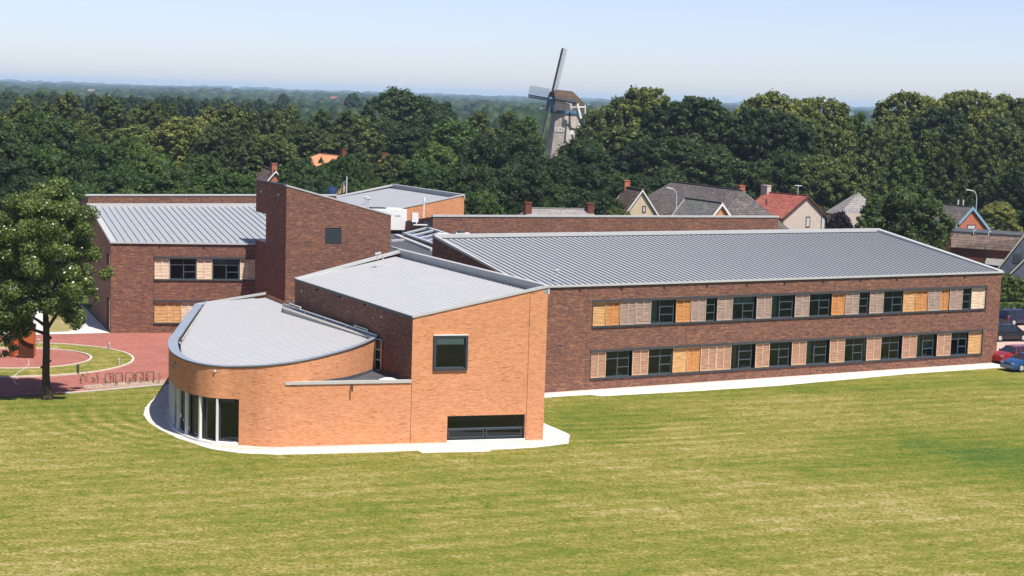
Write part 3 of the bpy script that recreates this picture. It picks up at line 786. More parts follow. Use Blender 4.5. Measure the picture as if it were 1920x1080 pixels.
# low ribbon window
s0, s1, z0, z1 = w2
mb = MB(); FO.box(mb, s0 - .03, s1 + .03, z0 - .12, z0, -.28, .07); mb.build('window_sill', WHITEP, ob)
wr = MB(); t = .07
for (a, b, c, e) in ((s0, s1, z0, z0 + t), (s0, s1, z1 - t, z1), (s0, s0 + t, z0 + t, z1 - t), (s1 - t, s1, z0 + t, z1 - t)): FO.box(wr, a, b, c, e, -.27, -.19)
wr_ = wr.build('ribbon_window', STEEL, ob)
zm = z0 + .62
mb = MB(); FO.box(mb, s0 + t, s1 - t, zm - .035, zm + .035, -.25, -.18); mb.build('glazing_bar', FRAMEB, wr_)
for a, b in ((s0 + .14, (s0 + s1) / 2 - .07), ((s0 + s1) / 2 + .07, s1 - .14)):
    mb = MB()
    for (q, r_, c, e) in ((a, b, z0 + .1, z0 + .14), (a, b, zm - .1, zm - .06), (a, a + .04, z0 + .14, zm - .1), (b - .04, b, z0 + .14, zm - .1)): FO.box(mb, q, r_, c, e, -.25, -.20)
    mb.build('casement', FRAMEB, wr_)
mb = MB(); mb.face([FO.p(s0 + t, z0 + t, -.24), FO.p(s1 - t, z0 + t, -.24), FO.p(s1 - t, z1 - t, -.24), FO.p(s0 + t, z1 - t, -.24)]); mb.build('pane', GLASSD, wr_)
mb = MB(); mb.obox(FO.p(.3, 0.03, -8), FO.u * (FO.len - .6), FO.n * 7.6, Vector((0, 0, .05))); mb.obox(FO.p(.3, 3.8, -8), FO.u * (FO.len - .6), FO.n * 7.6, Vector((0, 0, .2)))
mb.build('floor_slab', INFLOOR, ob)
mb = MB(); FO.box(mb, .3, FO.len - .3, .1, 3.7, -6.2, -6.0); FO.box(mb, .3, FO.len - .3, 4.1, 7.0, -5.2, -5.0); mb.build('partition', INNER, ob)
joints(ob, FO, [FO.px(989.5, 700)[0]], 0, [8.85])
joints(ob, FO, [0.02], 0, [3.6])
for (x, y) in ((567, 546.5), (716.5, 594)):
    s_, z_ = FS.px(x, y); m_ = MB(); FS.box(m_, s_ - .05, s_ + .05, z_ - .05, z_ + .05, 0, .1); m_.build('wall_lamp', WHITEP, ob)
for x, y in ((595, 543), (638, 556), (684.5, 571)):
    s_, z_ = FS.px(x, y); m_ = MB(); FS.box(m_, s_ - .07, s_ + .07, z_ - .08, z_ + .05, 0, .1); m_.build('roof_outlet', DARK, ob)
p = at(708, 487, oFRz - .3)
mb = MB(); mb.tube([p, p + Vector((0, 0, .4))], .06, 8); mb.tube([p + Vector((-.16, 0, .36)), p + Vector((.22, 0, .46))], .1, 8); mb.tube([p + Vector((.35, 0, 0)), p + Vector((.35, 0, .3))], .05, 6)
mb.build('roof_vent', COPING, ob)

# ------------------------------------------------------------------ curved annex
an = thing('curved_hall', 'low orange brick hall with a rounded end, tall glazing and pale roof', 'building', at(500, 838))
def eave_z(x, left=False):
    if left: return 4.42
    return 4.42 if x < 440 else 4.42 + (5.38 - 4.42) * ((x - 440) / (703 - 440)) ** 1.1
rim_px = [(703, 634.8), (685, 643.7), (655.6, 654.8), (626, 663), (589, 671.9), (544.4, 680), (500, 685.2), (466, 687.3), (433, 688), (413, 687.3), (394.8, 686), (380, 684), (366.7, 681.5), (349, 676.3), (338, 671.5), (328, 665.5),
          (321.5, 659.5), (317.6, 652), (316.3, 643.7), (318, 637), (324, 629.5), (333, 617), (347.4, 597), (359, 580.8), (366.7, 570.5)]
rim = [at(x, y + 0.8, eave_z(x)) for x, y in rim_px]
def smooth_curve(P, sub=4):
    out = []
    for i in range(len(P) - 1):
        p0, p1, p2, p3 = P[max(i - 1, 0)], P[i], P[i + 1], P[min(i + 2, len(P) - 1)]
        for k in range(sub):
            t = k / sub
            out.append(0.5 * ((2 * p1) + (p2 - p0) * t + (2 * p0 - 5 * p1 + 4 * p2 - p3) * t * t + (3 * p1 - p0 - 3 * p2 + p3) * t ** 3))
    out.append(P[-1].copy())
    return out
rim = smooth_curve(rim, 4)
for p_ in rim:
    q_ = (p_ - FO.a).dot(FO.u)
    e_ = FO.n * (0.128 * math.exp(-((q_ + 7.25) / 2.2) ** 2)); p_.x += e_.x; p_.y += e_.y
back = at(498.5, 550.5, 5.32)
# arc lengths
arc = [0.0]
for a, b in zip(rim[:-1], rim[1:]): arc.append(arc[-1] + Vector((b.x - a.x, b.y - a.y)).length)
SPLIT = min(range(len(rim)), key=lambda i: (Vector((rim[i].x, rim[i].y, 0)) - at(449, 835)).length)
LOWEND = min(range(len(rim)), key=lambda i: (Vector((rim[i].x, rim[i].y, 0)) - at(333, 745)).length + (0 if i > SPLIT + 20 else 1e3))
LOWEND = min(LOWEND + 6, len(rim) - 4)
GT = 2.63
mb = MB()
def cw(i, z0, dd=0.0):
    a, b = rim[i], rim[i + 1]
    mb.face([V3(b, z0), V3(a, z0), V3(a, a.z), V3(b, b.z)], 0, uv=[(-arc[i + 1], z0), (-arc[i], z0), (-arc[i], a.z), (-arc[i + 1], b.z)])
for i in range(len(rim) - 1):
    cw(i, GT if SPLIT <= i < LOWEND else 0.0)
# soffit and reveals of the glazed opening
for i in range(SPLIT, LOWEND):
    a, b = rim[i], rim[i + 1]
    t_ = Vector((b.x - a.x, b.y - a.y, 0)).normalized(); nn = Vector((-t_.y, t_.x, 0)) * -.45
    mb.face([V3(a, GT), V3(b, GT), V3(b, GT) - nn * -1, V3(a, GT) - nn * -1])
plain_wall(mb, rim[-1], back, rim[-1].z, back.z); plain_wall(mb, back, rim[0], back.z, rim[0].z)
# reveal at the right jamb
a, b = rim[SPLIT], rim[SPLIT + 1]; t_ = Vector((b.x - a.x, b.y - a.y, 0)).normalized(); inw = Vector((t_.y, -t_.x, 0))
if inw.y < 0: inw = -inw
plain_wall(mb, a, a + inw * .45, GT, GT)
# low front wall in the plane of the orange block
js = -7.25
mb.face([FO.p(js, 0, .0), FO.p(0, 0, 0), FO.p(0, 3.56, 0), FO.p(js, 3.56, 0)])
jt = min(range(SPLIT + 1), key=lambda i: (V3(rim[i], 0) - FO.p(js, 0)).length)
mb.build('wall', ORANGE, an)
# triangle roof
tri = [FO.p(js, 3.5, -.02), FO.p(0, 3.5, -.02), FO.p(0, 3.5, -.02) + E2 * 5.3, V3(rim[0], 3.5)] + [V3(rim[i], 3.5) for i in range(4, jt, 4)]
mb = MB()
cen = tri[0]
for a, b in zip(tri[1:-1], tri[2:]): mb.face([cen, a, b])
mb.build('low_flat_roof', FELT, an)
mb = MB(); FO.box(mb, js - .05, -.01, 3.56, 3.72, -.22, .07); mb.build('low_roof_coping', COPING, an)
s_ = FO.px(659, 718)[0]
mb = MB(); mb.tube([FO.p(s_, 3.5, .02), FO.p(s_, 3.5, .22), FO.p(s_, 3.15, .25)], .05, 8); mb.build('overflow_spout', STEEL, an)
c_ = at(728, 711.5, 3.62); mb = MB(); mb.tube([c_ - Vector((0, 0, .1)), c_], .52, 20); mb.tube([c_, c_ + Vector((0, 0, .08))], [.45, .3], 20); mb.build('round_rooflight', WHITEP, an)
# upstand flashing lines on the low roof
mb = MB()
for i in range(0, jt - 1): mb.beam(V3(rim[i], 3.66) + FO.n * .02, V3(rim[i + 1], 3.66) + FO.n * .02, .1, .14)
mb.beam(FO.p(-.08, 3.66, -.3), FO.p(-.08, 3.66, -.3) + E2 * 5.0, .12, .15)
mb.build('roof_upstand', FELT, an)
# roof
kc = sum((Vector(p) for p in (rim[0], back, rim[-1], rim[len(rim) // 2])), Vector()) / 4
def inset(i, dist):
    a = rim[max(i - 1, 0)]; b = rim[min(i + 1, len(rim) - 1)]
    t_ = Vector((b.x - a.x, b.y - a.y, 0)).normalized(); nn = Vector((t_.y, -t_.x, 0))
    if nn.dot(kc - rim[i]) < 0: nn = -nn
    return nn * dist
def roof_z(p):
    q = (Vector((p.x, p.y, 0)) - V3(rim[0], 0)).dot(E1)
    return 5.22 + q * 0.098
def rimw(i):
    x = i / len(rim)
    return 0.20 + 0.34 * min(1, max(0, (x - .45) / .25))
mb = MB()
for i in range(len(rim) - 1):
    a, b = rim[i], rim[i + 1]
    a2, b2 = a + inset(i, rimw(i)), b + inset(i + 1, rimw(i + 1))
    o1, o2 = a - inset(i, .05), b - inset(i + 1, .05)
    u_ = Vector((0, 0, .10))
    mb.face([o1 + u_, a2 + u_, b2 + u_, o2 + u_]); mb.face([o1 + u_ * .45, o1 + u_, o2 + u_, o2 + u_ * .45], 0); mb.face([o1 - u_ * .1, o1 + u_ * .45, o2 + u_ * .45, o2 - u_ * .1], 1)
    mb.face([a2 + u_, V3(a2, a2.z - .6), V3(b2, b2.z - .6), b2 + u_], 1)
mb.build('curved_coping', [BLUEZ, LINTEL], an)
mb = MB(); mb.beam(rim[-1] + Vector((0, 0, .1)), back + Vector((0, 0, .1)), .26, .16); mb.build('rear_coping', COPING, an)
# ribbed sheets clipped to the outline
outl = [V3(rim[i] + inset(i, rimw(i) + (.02 if i < 60 else .16)), 0) for i in range(0, len(rim), 2)] + [V3(back, 0) + Vector((0, -.35, 0))]
nv = Vector((-E1.y, E1.x, 0))
org = V3(rim[0], 0)
pol = [((p - org).dot(E1), (p - org).dot(nv)) for p in outl]
tmin, tmax = min(p[1] for p in pol), max(p[1] for p in pol)
def span(t):
    xs = []
    for i in range(len(pol)):
        (x0, y0), (x1, y1) = pol[i], pol[(i + 1) % len(pol)]
        if (y0 <= t) != (y1 <= t): xs.append(x0 + (x1 - x0) * (t - y0) / (y1 - y0))
    return (min(xs), max(xs)) if len(xs) >= 2 else None
mb = MB()
pitch = 0.46
t = tmin + .02
def rp(x, t_, h): 
    p = org + E1 * x + nv * t_
    return Vector((p.x, p.y, roof_z(p) + h))
while t < tmax - .05:
    sA, sB = span(t), span(min(t + pitch, tmax - .02))
    sM = span(t + pitch * .28); sN = span(min(t + pitch * .72, tmax - .03))
    if sA and sB:
        mb.face([rp(sA[0], t, 0), rp(sA[1], t, 0), rp(sB[1], t + pitch, 0), rp(sB[0], t + pitch, 0)], 0)
    if sM and sN:
        a0, a1 = max(sM[0], sN[0]), min(sM[1], sN[1]); t0, t1 = t + pitch * .28, t + pitch * .72; h = .07
        mb.face([rp(a0, t0, h), rp(a1, t0, h), rp(a1, t1, h), rp(a0, t1, h)], 0)
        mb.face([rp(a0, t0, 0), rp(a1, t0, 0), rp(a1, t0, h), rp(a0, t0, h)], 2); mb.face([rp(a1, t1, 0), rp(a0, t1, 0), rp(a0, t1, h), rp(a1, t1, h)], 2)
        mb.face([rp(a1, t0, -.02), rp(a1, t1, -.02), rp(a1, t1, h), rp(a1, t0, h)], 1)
        if t > 7.0 or True: mb.face([rp(a1 - .13, t0, h + .006), rp(a1, t0, h + .006), rp(a1, t1, h + .006), rp(a1 - .13, t1, h + .006)], 1 if a1 > 1.0 else 0)  # dark rib tips paint the shade along the sheet end
    t += pitch
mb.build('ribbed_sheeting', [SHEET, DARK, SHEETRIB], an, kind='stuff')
# glazing
def gp(i, z, ins): return V3(rim[i], z) + inset(i, ins)
mb = MB()
for i in range(SPLIT, LOWEND):
    mb.face([gp(i + 1, .12, .32), gp(i, .12, .32), gp(i, GT, .32), gp(i + 1, GT, .32)])
mb.build('curved_glazing', GLASSD, an)
mb = MB()
for i in range(SPLIT, LOWEND):
    for (a_, b_, c_, d_) in ((-.06, .40, 0, .14),):
        A0, A1, B0, B1 = gp(i, 0, a_), gp(i, 0, b_), gp(i + 1, 0, a_), gp(i + 1, 0, b_)
        z = Vector((0, 0, .14))
        mb.face([A0 + z, A1 + z, B1 + z, B0 + z]); mb.face([B0, A0, A0 + z, B0 + z])
mb.build('glazing_plinth', WHITEP, an)
def near_px(x, y, z=0.07):
    q = at(x, y, z)
    return min(range(SPLIT, LOWEND), key=lambda i: (V3(rim[i], 0) - V3(q, 0)).length)
post_px = [(406.5, 0), (372.5, 0), (347, 0), (331, 0), (321.5, 0)]
iprev = SPLIT
posts = []
for x, y in post_px:
    best = None
    for i in range(SPLIT, LOWEND):
        for t_ in (0, .25, .5, .75):
            c = rim[i].lerp(rim[i + 1], t_)
            e_ = abs(proj((c.x, c.y, 1.2))[0] - x)
            if c.y > rim[SPLIT].y + 6.2: continue
            if best is None or e_ < best[0]: best = (e_, i, t_)
    posts.append((best[1], best[2]))
far_i = posts[-1][0]
k = far_i + 4
while k < LOWEND - 1:
    posts.append((k, 0.0)); k += 4
for (i, t_) in posts:
    a = rim[i].lerp(rim[i + 1], t_); nn = inset(i, 1.0)
    tt = Vector((nn.y, -nn.x, 0)).normalized()
    mb = MB(); mb.obox(V3(a, .14) + nn * .02 - tt * .05, tt * .10, nn * .17, Vector((0, 0, GT - .14)))
    mb.build('glazing_post', WHITEP, an)
for i, (pi, pt) in enumerate(posts[:5]):   # dark casement frames beside the posts
    a = rim[pi].lerp(rim[pi + 1], pt); nn = inset(pi, 1.0); tt = Vector((nn.y, -nn.x, 0)).normalized()
    if tt.x < 0: tt = -tt
    mb = MB()
    mb.obox(V3(a, .14) + nn * .27 + tt * .06, tt * .07, nn * .1, Vector((0, 0, GT - .2)))
    mb.obox(V3(a, GT - .2) + nn * .27 + tt * .06, tt * .9, nn * .1, Vector((0, 0, .18)))
    mb.obox(V3(a, .14) + nn * .27 + tt * .13, tt * .75, nn * .08, Vector((0, 0, .10)))
    mb.build('door_frame', STEEL, an)
mb = MB(); fl = [V3(rim[i] + inset(i, .42), .05) for i in range(SPLIT, len(rim), 3)] + [V3(back, .05), V3(rim[0], .05) + E2 * .5]
cen = Vector((kc.x, kc.y, .05))
for a, b in zip(fl, fl[1:] + fl[:1]): mb.face([cen, a, b])
mb.build('floor_slab', INFLOOR, an)
mb = MB(); mb.box(kc.x - 3.0, kc.x + 3.5, kc.y + 1, kc.y + 1.1, .06, 3.8); mb.build('partition', INNER, an)
p = at(326, 685, 4.1); 
mb = MB(); i = min(range(40, len(rim)), key=lambda q: abs(rim[q].x - at(324, 684, 4.1).x) + abs(q - 60) * .01)
mb.tube([V3(rim[i], 4.05), V3(rim[i], 4.0) - inset(i, .16), V3(rim[i], 3.72) - inset(i, .18)], .045, 8); mb.build('overflow_spout', STEEL, an)
m_ = MB()
i = min(range(20, 60), key=lambda q: abs(rim[q].x - at(402, 698, 4.2).x)); m_.tube([V3(rim[i], 4.18), V3(rim[i], 4.18) - inset(i, .1)], .06, 6); m_.build('wall_lamp', WHITEP, an)
# cream flashing pieces behind the rounded rim
mb = MB()
pa, pb = at(338, 637, 4.2), at(380, 574, 4.35)
mb.beam(pa, pb, .30, .05); mb.beam(at(333, 641, 4.25), at(341, 642, 4.25), .30, .1); mb.beam(at(378, 578, 4.42), at(389, 575, 4.42), .3, .08)
mb.build('rim_flashing', mat('dusty_flashing', (.50, .46, .42), .8, 0, .2, .15, 5), an)

# rooflight strip between annex and orange block
sk = thing('rooflight_strip', 'narrow glazed rooflight strip along the side wall of the tall orange block', 'skylight', V3(rim[0], 5.4))
SZ = 5.43
q0 = V3(rim[0], SZ) ; q1 = at(528, 574.5, SZ)
g0 = FS.px(718, 628); g1 = FS.px(548, 568.5)
gz = 5.62
h0, h1 = FS.p(g0[0], gz, .06), FS.p(g1[0], gz, .06)
dirq = (q1 - q0)
lq = dirq.length; dq = dirq.normalized()
ac = V3(h0 - q0, 0); ac = ac - dq * ac.dot(dq); wq = ac.length; ac.normalize(); CW = wq * .48
mb = MB(); lo_ = Vector((0, 0, -.10)); hi_ = ac * CW + Vector((0, 0, .01)); dn_ = Vector((0, 0, -.5)); qe = dq * lq
mb.face([q0 + lo_, q0 + hi_, q0 + qe + hi_, q0 + qe + lo_][::-1]); mb.face([q0 + lo_ + dn_, q0 + hi_ + dn_, q0 + hi_, q0 + lo_]); mb.face([q0 + qe + lo_ + dn_, q0 + qe + lo_, q0 + qe + hi_, q0 + qe + hi_ + dn_]); mb.face([q0 + hi_, q0 + hi_ + dn_, q0 + qe + hi_ + dn_, q0 + qe + hi_])
mb.build('cream_upstand', mat('cream_flashing', (.62, .57, .50), .6, 0, .3, .05, 3), sk)
cuts = [0.0, .06, .30, .52, .74, .96, 1.0]
for a, b in zip(cuts[:-1], cuts[1:]):
    pa, pb = q0.lerp(q1, a) + ac * CW, q0.lerp(q1, b) + ac * CW
    mb = MB(); mb.face([pa, pa + ac * (wq - CW - .02) + Vector((0, 0, .14)), pb + ac * (wq - CW - .02) + Vector((0, 0, .14)), pb]); mb.build('pane', GLASSD, sk)
mb = MB()
for a in cuts[1:-1]:
    pa = q0.lerp(q1, a) + ac * (CW - .02)
    mb.obox(pa - dq * .04, dq * .08, ac * (wq - CW) + Vector((0, 0, .14)), Vector((0, 0, .05)))
mb.obox(q0 + ac * (wq - .08) + Vector((0, 0, .14)), dq * lq, ac * .08, Vector((0, 0, .06)))
mb.obox(q0 + ac * (CW - .02), dq * .08, ac * (wq - CW) + Vector((0, 0, .14)), Vector((0, 0, .07)))
mb.obox(q1 - dq * .1 + ac * (CW - .02), dq * .1, ac * (wq - CW) + Vector((0, 0, .14)), Vector((0, 0, .07)))
mb.build('glazing_frame', GREYP, sk)
for a, b in ((.09, .22), (.80, .93)):
    pa, pb = q0.lerp(q1, a) + ac * (CW + .03), q0.lerp(q1, b) + ac * (CW + .03)
    mb = MB(); hgt = Vector((0, 0, .30)); up2 = ac * (wq - CW - .1)
    for (o_, v_, w2_) in ((pa, pb - pa, .07),): mb.obox(o_ + hgt * .9, v_, ac * .07, Vector((0, 0, .07)))
    mb.obox(pa + up2 + Vector((0, 0, .16)), pb - pa, ac * .07, Vector((0, 0, .07)))
    mb.obox(pa + hgt * .9, dq * .09, up2 - Vector((0, 0, .1)), Vector((0, 0, .07))); mb.obox(pb + hgt * .9, -dq * .09, up2 - Vector((0, 0, .1)), Vector((0, 0, .07)))
    vent = mb.build('open_vent', WHITEP, sk)
    mb = MB(); mb.face([pa + hgt, pb + hgt, pb + hgt + up2 - Vector((0, 0, .1)), pa + hgt + up2 - Vector((0, 0, .1))]); mb.build('pane', GLASSD, vent)
# glazed end
e0 = V3(rim[0], 3.52) + E1 * .02; e1_ = V3(h0, 3.52)
fz = MB()
ev = (e1_ - e0)
for a in (0.0, .86):
    fz.obox(e0 + ev * a, ev * .14, E2 * .08, Vector((0, 0, SZ - 3.52)))
for z in (0, .62, 1.24, 1.84): fz.obox(e0 + Vector((0, 0, z)) + ev * .14, ev * .72, E2 * .08, Vector((0, 0, .07)))
ge = fz.build('end_glazing_frame', GREYP, sk)
for z in (.07, .69, 1.31):
    mb = MB(); p = e0 + ev * .14 + E2 * .04 + Vector((0, 0, z)); mb.face([p, p + ev * .72, p + ev * .72 + Vector((0, 0, .55)), p + Vector((0, 0, .55))]); mb.build('pane', GLASSD, ge)

# ------------------------------------------------------------------ stair tower
tw = thing('stair_tower', 'tall windowless brown brick tower with a sloping top and stepped shaded side', 'tower', V3(at(537, 556, 3.5), 0))
zl = 7.72
t0 = at(478.5, 448.8, zl); T0 = V3(t0, 0) + FL_.n * .1
best = None
for k_ in np.arange(4, 14, .02):
    p = T0 - E2 * k_
    d_ = np.array([p.x, p.y, 12.0]) - np.array([0, 0, CAM_H]); zc = d_ @ _f; x_ = CX + F_PX * (d_ @ _R) / zc
    if best is None or abs(x_ - 537.2) < best[0]: best = (abs(x_ - 537.2), p, k_)
TC = best[1]; tl = best[2]
TE = Vector((E1.x, E1.y, 0))
FT = Face(TC, TC + TE)                 # lit face
FTS = Face(T0, TC)                     # shaded face, normal to the left
ztc = FT.px(537.3, 349)[1]
sR, zR = FT.px(733.2, 404.5)
def shz(x, y): return FTS.px(x, y)
sn = FTS.px(498.5, 425)[0]; zo = FTS.px(498.5, 401)[1]; s_top = FTS.px(480.3, 360)[0]
zled = FTS.px(479, 448.8)[1]
mb = MB()
wt = (FT.px(609.5, 441)[0], FT.px(640.5, 441)[0], FT.px(625, 456)[1], FT.px(625, 427.5)[1])
wall_open(mb, FT, 0, sR, ztc, zR, [wt], th=.2)
tz = lambda q: ztc + (zR - ztc) * q / sR
bk = -(FTS.len - sn)       # main body depth along E2
Dm = FTS.len - sn
def tp(q, dep, z): return V3(TC + TE * q + E2 * dep, z)
# shaded side: body, overhang, lower part
mb.face([tp(0, Dm, 0), tp(0, 0, 0), tp(0, 0, ztc), tp(0, Dm, ztc)])
Dt = FTS.len - s_top
mb.face([tp(0, Dt, zo), tp(0, Dm, zo), tp(0, Dm, ztc), tp(0, Dt, ztc)])
mb.face([tp(0, Dt, zo), tp(0, Dt, ztc), tp(sR, Dt, zR), tp(sR, Dt, zo)][::-1])
mb.face([tp(0, Dm, zo), tp(0, Dt, zo), tp(sR, Dt, zo), tp(sR, Dm, zo)])
mb.face([tp(0, Dm, 0), tp(0, Dm, zo), tp(sR, Dm, zo), tp(sR, Dm, 0)])
mb.face([tp(sR, 0, 0), tp(sR, Dt, 0), tp(sR, Dt, zR), tp(sR, 0, zR)])
mb.face([tp(0, FTS.len, 0), tp(0, Dm, 0), tp(0, Dm, zled), tp(0, FTS.len, zled)])
mb.face([tp(0, FTS.len, 0), tp(0, FTS.len, zled), tp(4, FTS.len, zled), tp(4, FTS.len, 0)])
mb.build('wall', BROWN, tw)
mb = MB(); mb.face([tp(0, 0, ztc - .02), tp(sR, 0, zR - .02), tp(sR, Dt, zR - .02), tp(0, Dt, ztc - .02)]); mb.build('roof', ZINC, tw)
mb = MB(); mb.obox(tp(0, Dm, zled), TE * 4, E2 * (FTS.len - Dm), Vector((0, 0, .06))); mb.build('ledge_roof', BLUEZ, tw)
mb = MB(); mb.obox(tp(-.04, -.04, ztc), tp(sR + .04, -.04, zR) - tp(-.04, -.04, ztc), E2 * .35, Vector((0, 0, .12))); mb.build('sloping_coping', COPING, tw)
mb = MB(); mb.obox(tp(-.04, .33, ztc + .004), E2 * (Dt - .3), TE * .3, Vector((0, 0, .1))); mb.build('side_coping', STEEL, tw)
mb = MB(); s0, s1, z0, z1 = wt
for i in range(9):
    za = z0 + (z1 - z0) * i / 9
    mb.obox(FT.p(s0, za, -.12), FT.u * (s1 - s0), FT.n * .12 + Vector((0, 0, -.06)), Vector((0, 0, .10)))
mb.build('louvre_window', mat('dark_louvre', (0.035, 0.045, 0.055), 0.6), tw)
mb = MB(); mb.face([FT.p(s0, z0, -.17), FT.p(s1, z0, -.17), FT.p(s1, z1, -.17), FT.p(s0, z1, -.17)]); mb.build('louvre_back', DARK, tw)
for x, y in ((491, 359.3), (523.3, 365)):
    s_, z_ = FTS.px(x, y); m_ = MB(); FTS.box(m_, s_ - .09, s_ + .09, z_ - .06, z_ + .06, 0, .1); m_.build('wall_lamp', WHITEP, tw)

# ------------------------------------------------------------------ low and middle link roofs
lk = thing('link_building', 'low flat roofed link between the brown tower and the orange block', 'building', tp(3, -4, 0))
pts = [tp(-.3, -14, 3.5), V3(oBL - E1 * .02, 3.5), V3(oBR, 3.5), tp(sR + 1, -6, 3.5), tp(sR, -.02, 3.5), tp(-.0, -.02, 3.5), tp(-.3, -4, 3.5)]
mb = MB(); mb.face(pts)
for a, b in zip(pts, pts[1:] + pts[:1]): mb.face([V3(a, 0), V3(b, 0), b, a], 1)
mb.build('flat_roof', [FELT, BROWN], lk)
mb = MB(); mb.beam(at(541, 554.5, 3.7), at(556, 557.5, 3.7), .2, .2); mb.beam(at(538, 557, 3.6), tp(-.2, -12, 3.6), .2, .2); mb.build('roof_edge', COPING, lk)
for (x, y) in ((537, 545.5), (547, 551.5)):
    p = at(x, y, 3.95); mb = MB(); mb.obox(p - Vector((.22, .1, .12)), (.42, .18, 0.0), (-.1, .2, 0), (0, 0, .14)); mb.build('roof_cowl', WHITEP, lk)

hl = thing('assembly_hall', 'middle block with a dark flat roof and white roof edges behind the tower', 'building', (-10, 150, 0))
HZ = 7.3
RRl, RRr = at(812, 406, 9.3), at(1460, 407.5, 9.3)
wbl = V3(wBL, HZ)
pts = [V3(tp(sR + .05, -5.5, 0), HZ), wbl + Vector((-.05, -1.5, 0)), wbl + Vector((-.02, .1, 0)), V3(wBL.lerp(wBR, .22), HZ) + side * .1, V3(RRl.lerp(RRr, .2), HZ) - Vector((0, .1, 0)), V3(RRl, HZ) - Vector((0, .1, 0)), V3(RRl, HZ) + E2 * 14, tp(-2, 26, HZ), tp(sR - 1, Dt + .1, HZ), tp(sR + .05, Dt, HZ)]
mb = MB(); mb.face(pts)
for a, b in zip(pts, pts[1:] + pts[:1]): mb.face([V3(a, 0), V3(b, 0), b, a], 1)
mb.build('flat_roof', [FELT, BROWN], hl)
mb = MB(); mb.beam(at(743, 439, 7.5), at(811.5, 466.5, 7.5), .42, .3)
mb.beam(at(733, 450, 7.45), at(757, 448, 7.45), .32, .25); mb.beam(at(733, 462, 7.4), at(752, 467, 7.4), .22, .2); mb.build('roof_edge', COPING, hl)
# glazed ridge lantern
a0, a1 = at(757, 446, HZ + .02), at(812, 466, HZ + .02)
dv = (a1 - a0); dl = dv.normalized(); pv = Vector((-dl.y, dl.x, 0)); pv = pv if pv.y > 0 else -pv
lan = thing('roof_lantern', 'sloping glazed roof lantern with pale frame beside the shaded brown end wall', 'skylight', a0)
mb = MB(); mb.obox(a0, dv, pv * .2, Vector((0, 0, .35))); mb.obox(a0 + pv * 1.9, dv, pv * .2, Vector((0, 0, .85))); mb.build('upstand', STEEL, lan)
hh0, hh1 = Vector((0, 0, .36)), pv * 2.0 + Vector((0, 0, .87))
for i in range(4):
    p, q = a0 + dv * (i / 4 + .01), a0 + dv * ((i + 1) / 4 - .01)
    mb = MB(); mb.face([p + hh0, q + hh0, q + hh1, p + hh1]); mb.build('pane', GLASSD, lan)
mb = MB()
for i in range(5): mb.obox(a0 + dv * (i / 4) - dl * .07 + hh0, dl * .14, hh1 - hh0, Vector((0, 0, .1)))
mb.obox(a0 - pv * .1 + hh0, dv, pv * .25, Vector((0, 0, .12))); mb.obox(a0 + hh1, dv, pv * .25, Vector((0, 0, .12)))
mb.build('glazing_frame', GREYP, lan)

# white plant housing
wb = at(762, 438.5, HZ + .02)
ac_ = thing('air_handling_unit', 'big white box shaped air handling unit on the roof right of the tower', 'roof unit', wb)
mb = MB(); o_ = wb - TE * 4.2 + Vector((0, 0, .35))
mb.obox(o_, TE * 4.2, E2 * 2.4, Vector((0, 0, 1.85))); mb.build('housing', WHITEP, ac_)
mb = MB(); mb.obox(o_ + TE * 1.2 + E2 * .6 + Vector((0, 0, 1.85)), TE * 1.3, E2 * .9, Vector((0, 0, .1))); mb.build('fan_grille', STEEL, ac_)
mb = MB()
for q in (.2, 2, 3.8): mb.obox(o_ + TE * q - Vector((0, 0, .35)), TE * .2, E2 * 2.2, Vector((0, 0, .34)))
mb.build('support_frame', STEEL, ac_)
for a in (.5, 1.9, 3.1):
    mb = MB(); mb.obox(o_ + TE * a - E2 * .03 + Vector((0, 0, 1.25)), TE * .5, E2 * .028, Vector((0, 0, .12))); mb.build('handle', GREYP, ac_)
for i, (xa, xb, yt, lab) in enumerate(((822, 840, 437, 'small white condenser box on the ridge nearest the shaded corner of the long metal roof'), (856, 881, 436, 'wide white condenser with a fan on top behind the ridge of the long metal roof'))):
    D = 150.0
    pa, pb = dist_at(xa, D), dist_at(xb, D); zt_ = zpx((xa + xb) / 2, yt, D)
    ac2 = thing('roof_condenser', lab, 'roof unit', V3(pa, HZ))
    mb = MB(); wv = pb - pa; wv.z = 0; mb.obox(V3(pa, HZ + .12), wv, Vector((0, .9, 0)), Vector((0, 0, zt_ - HZ - .12))); mb.build('housing', WHITEP, ac2)
    mb = MB(); mb.obox(V3(pa, HZ) + wv * .1, wv * .8, Vector((0, .8, 0)), Vector((0, 0, .12))); mb.build('feet', STEEL, ac2)
    mb = MB(); mb.obox(V3(pa, HZ + .35) + wv * .12 - Vector((0, .02, 0)), wv * .6, Vector((0, .018, 0)), Vector((0, 0, zt_ - HZ - .6))); mb.build('grille', GREYP, ac2)
    if i == 1:
        c = V3(pa + wv * .35, zt_) + Vector((0, .45, 0)); mb = MB(); mb.tube([c, c + Vector((0, 0, .16))], [.35, .3], 12); mb.build('fan', STEEL, ac2)
p = at(794, 424, HZ + .3)
mst = thing('roof_mast', 'thin white pole standing against the shaded brown end wall', 'mast', V3(p, HZ))
mb = MB(); mb.tube([V3(p, HZ), V3(p, HZ + 2.9)], .06, 8); mb.build('pole', WHITEP, mst)
mb = MB(); mb.tube([V3(p, HZ + 2.6), V3(p, HZ + 3.0)], .12, 8); mb.build('aerial', WHITEP, mst)
p = at(778, 409, 9.2)
cb = thing('wall_cabinet', 'small white cabinet with a shelf fixed above the shaded brown wall', 'cabinet', p)
mb = MB(); mb.obox(p - Vector((.25, 0, .35)), (.55, .1, 0), (-.1, .3, 0), (0, 0, .8)); mb.build('cabinet', WHITEP, cb)
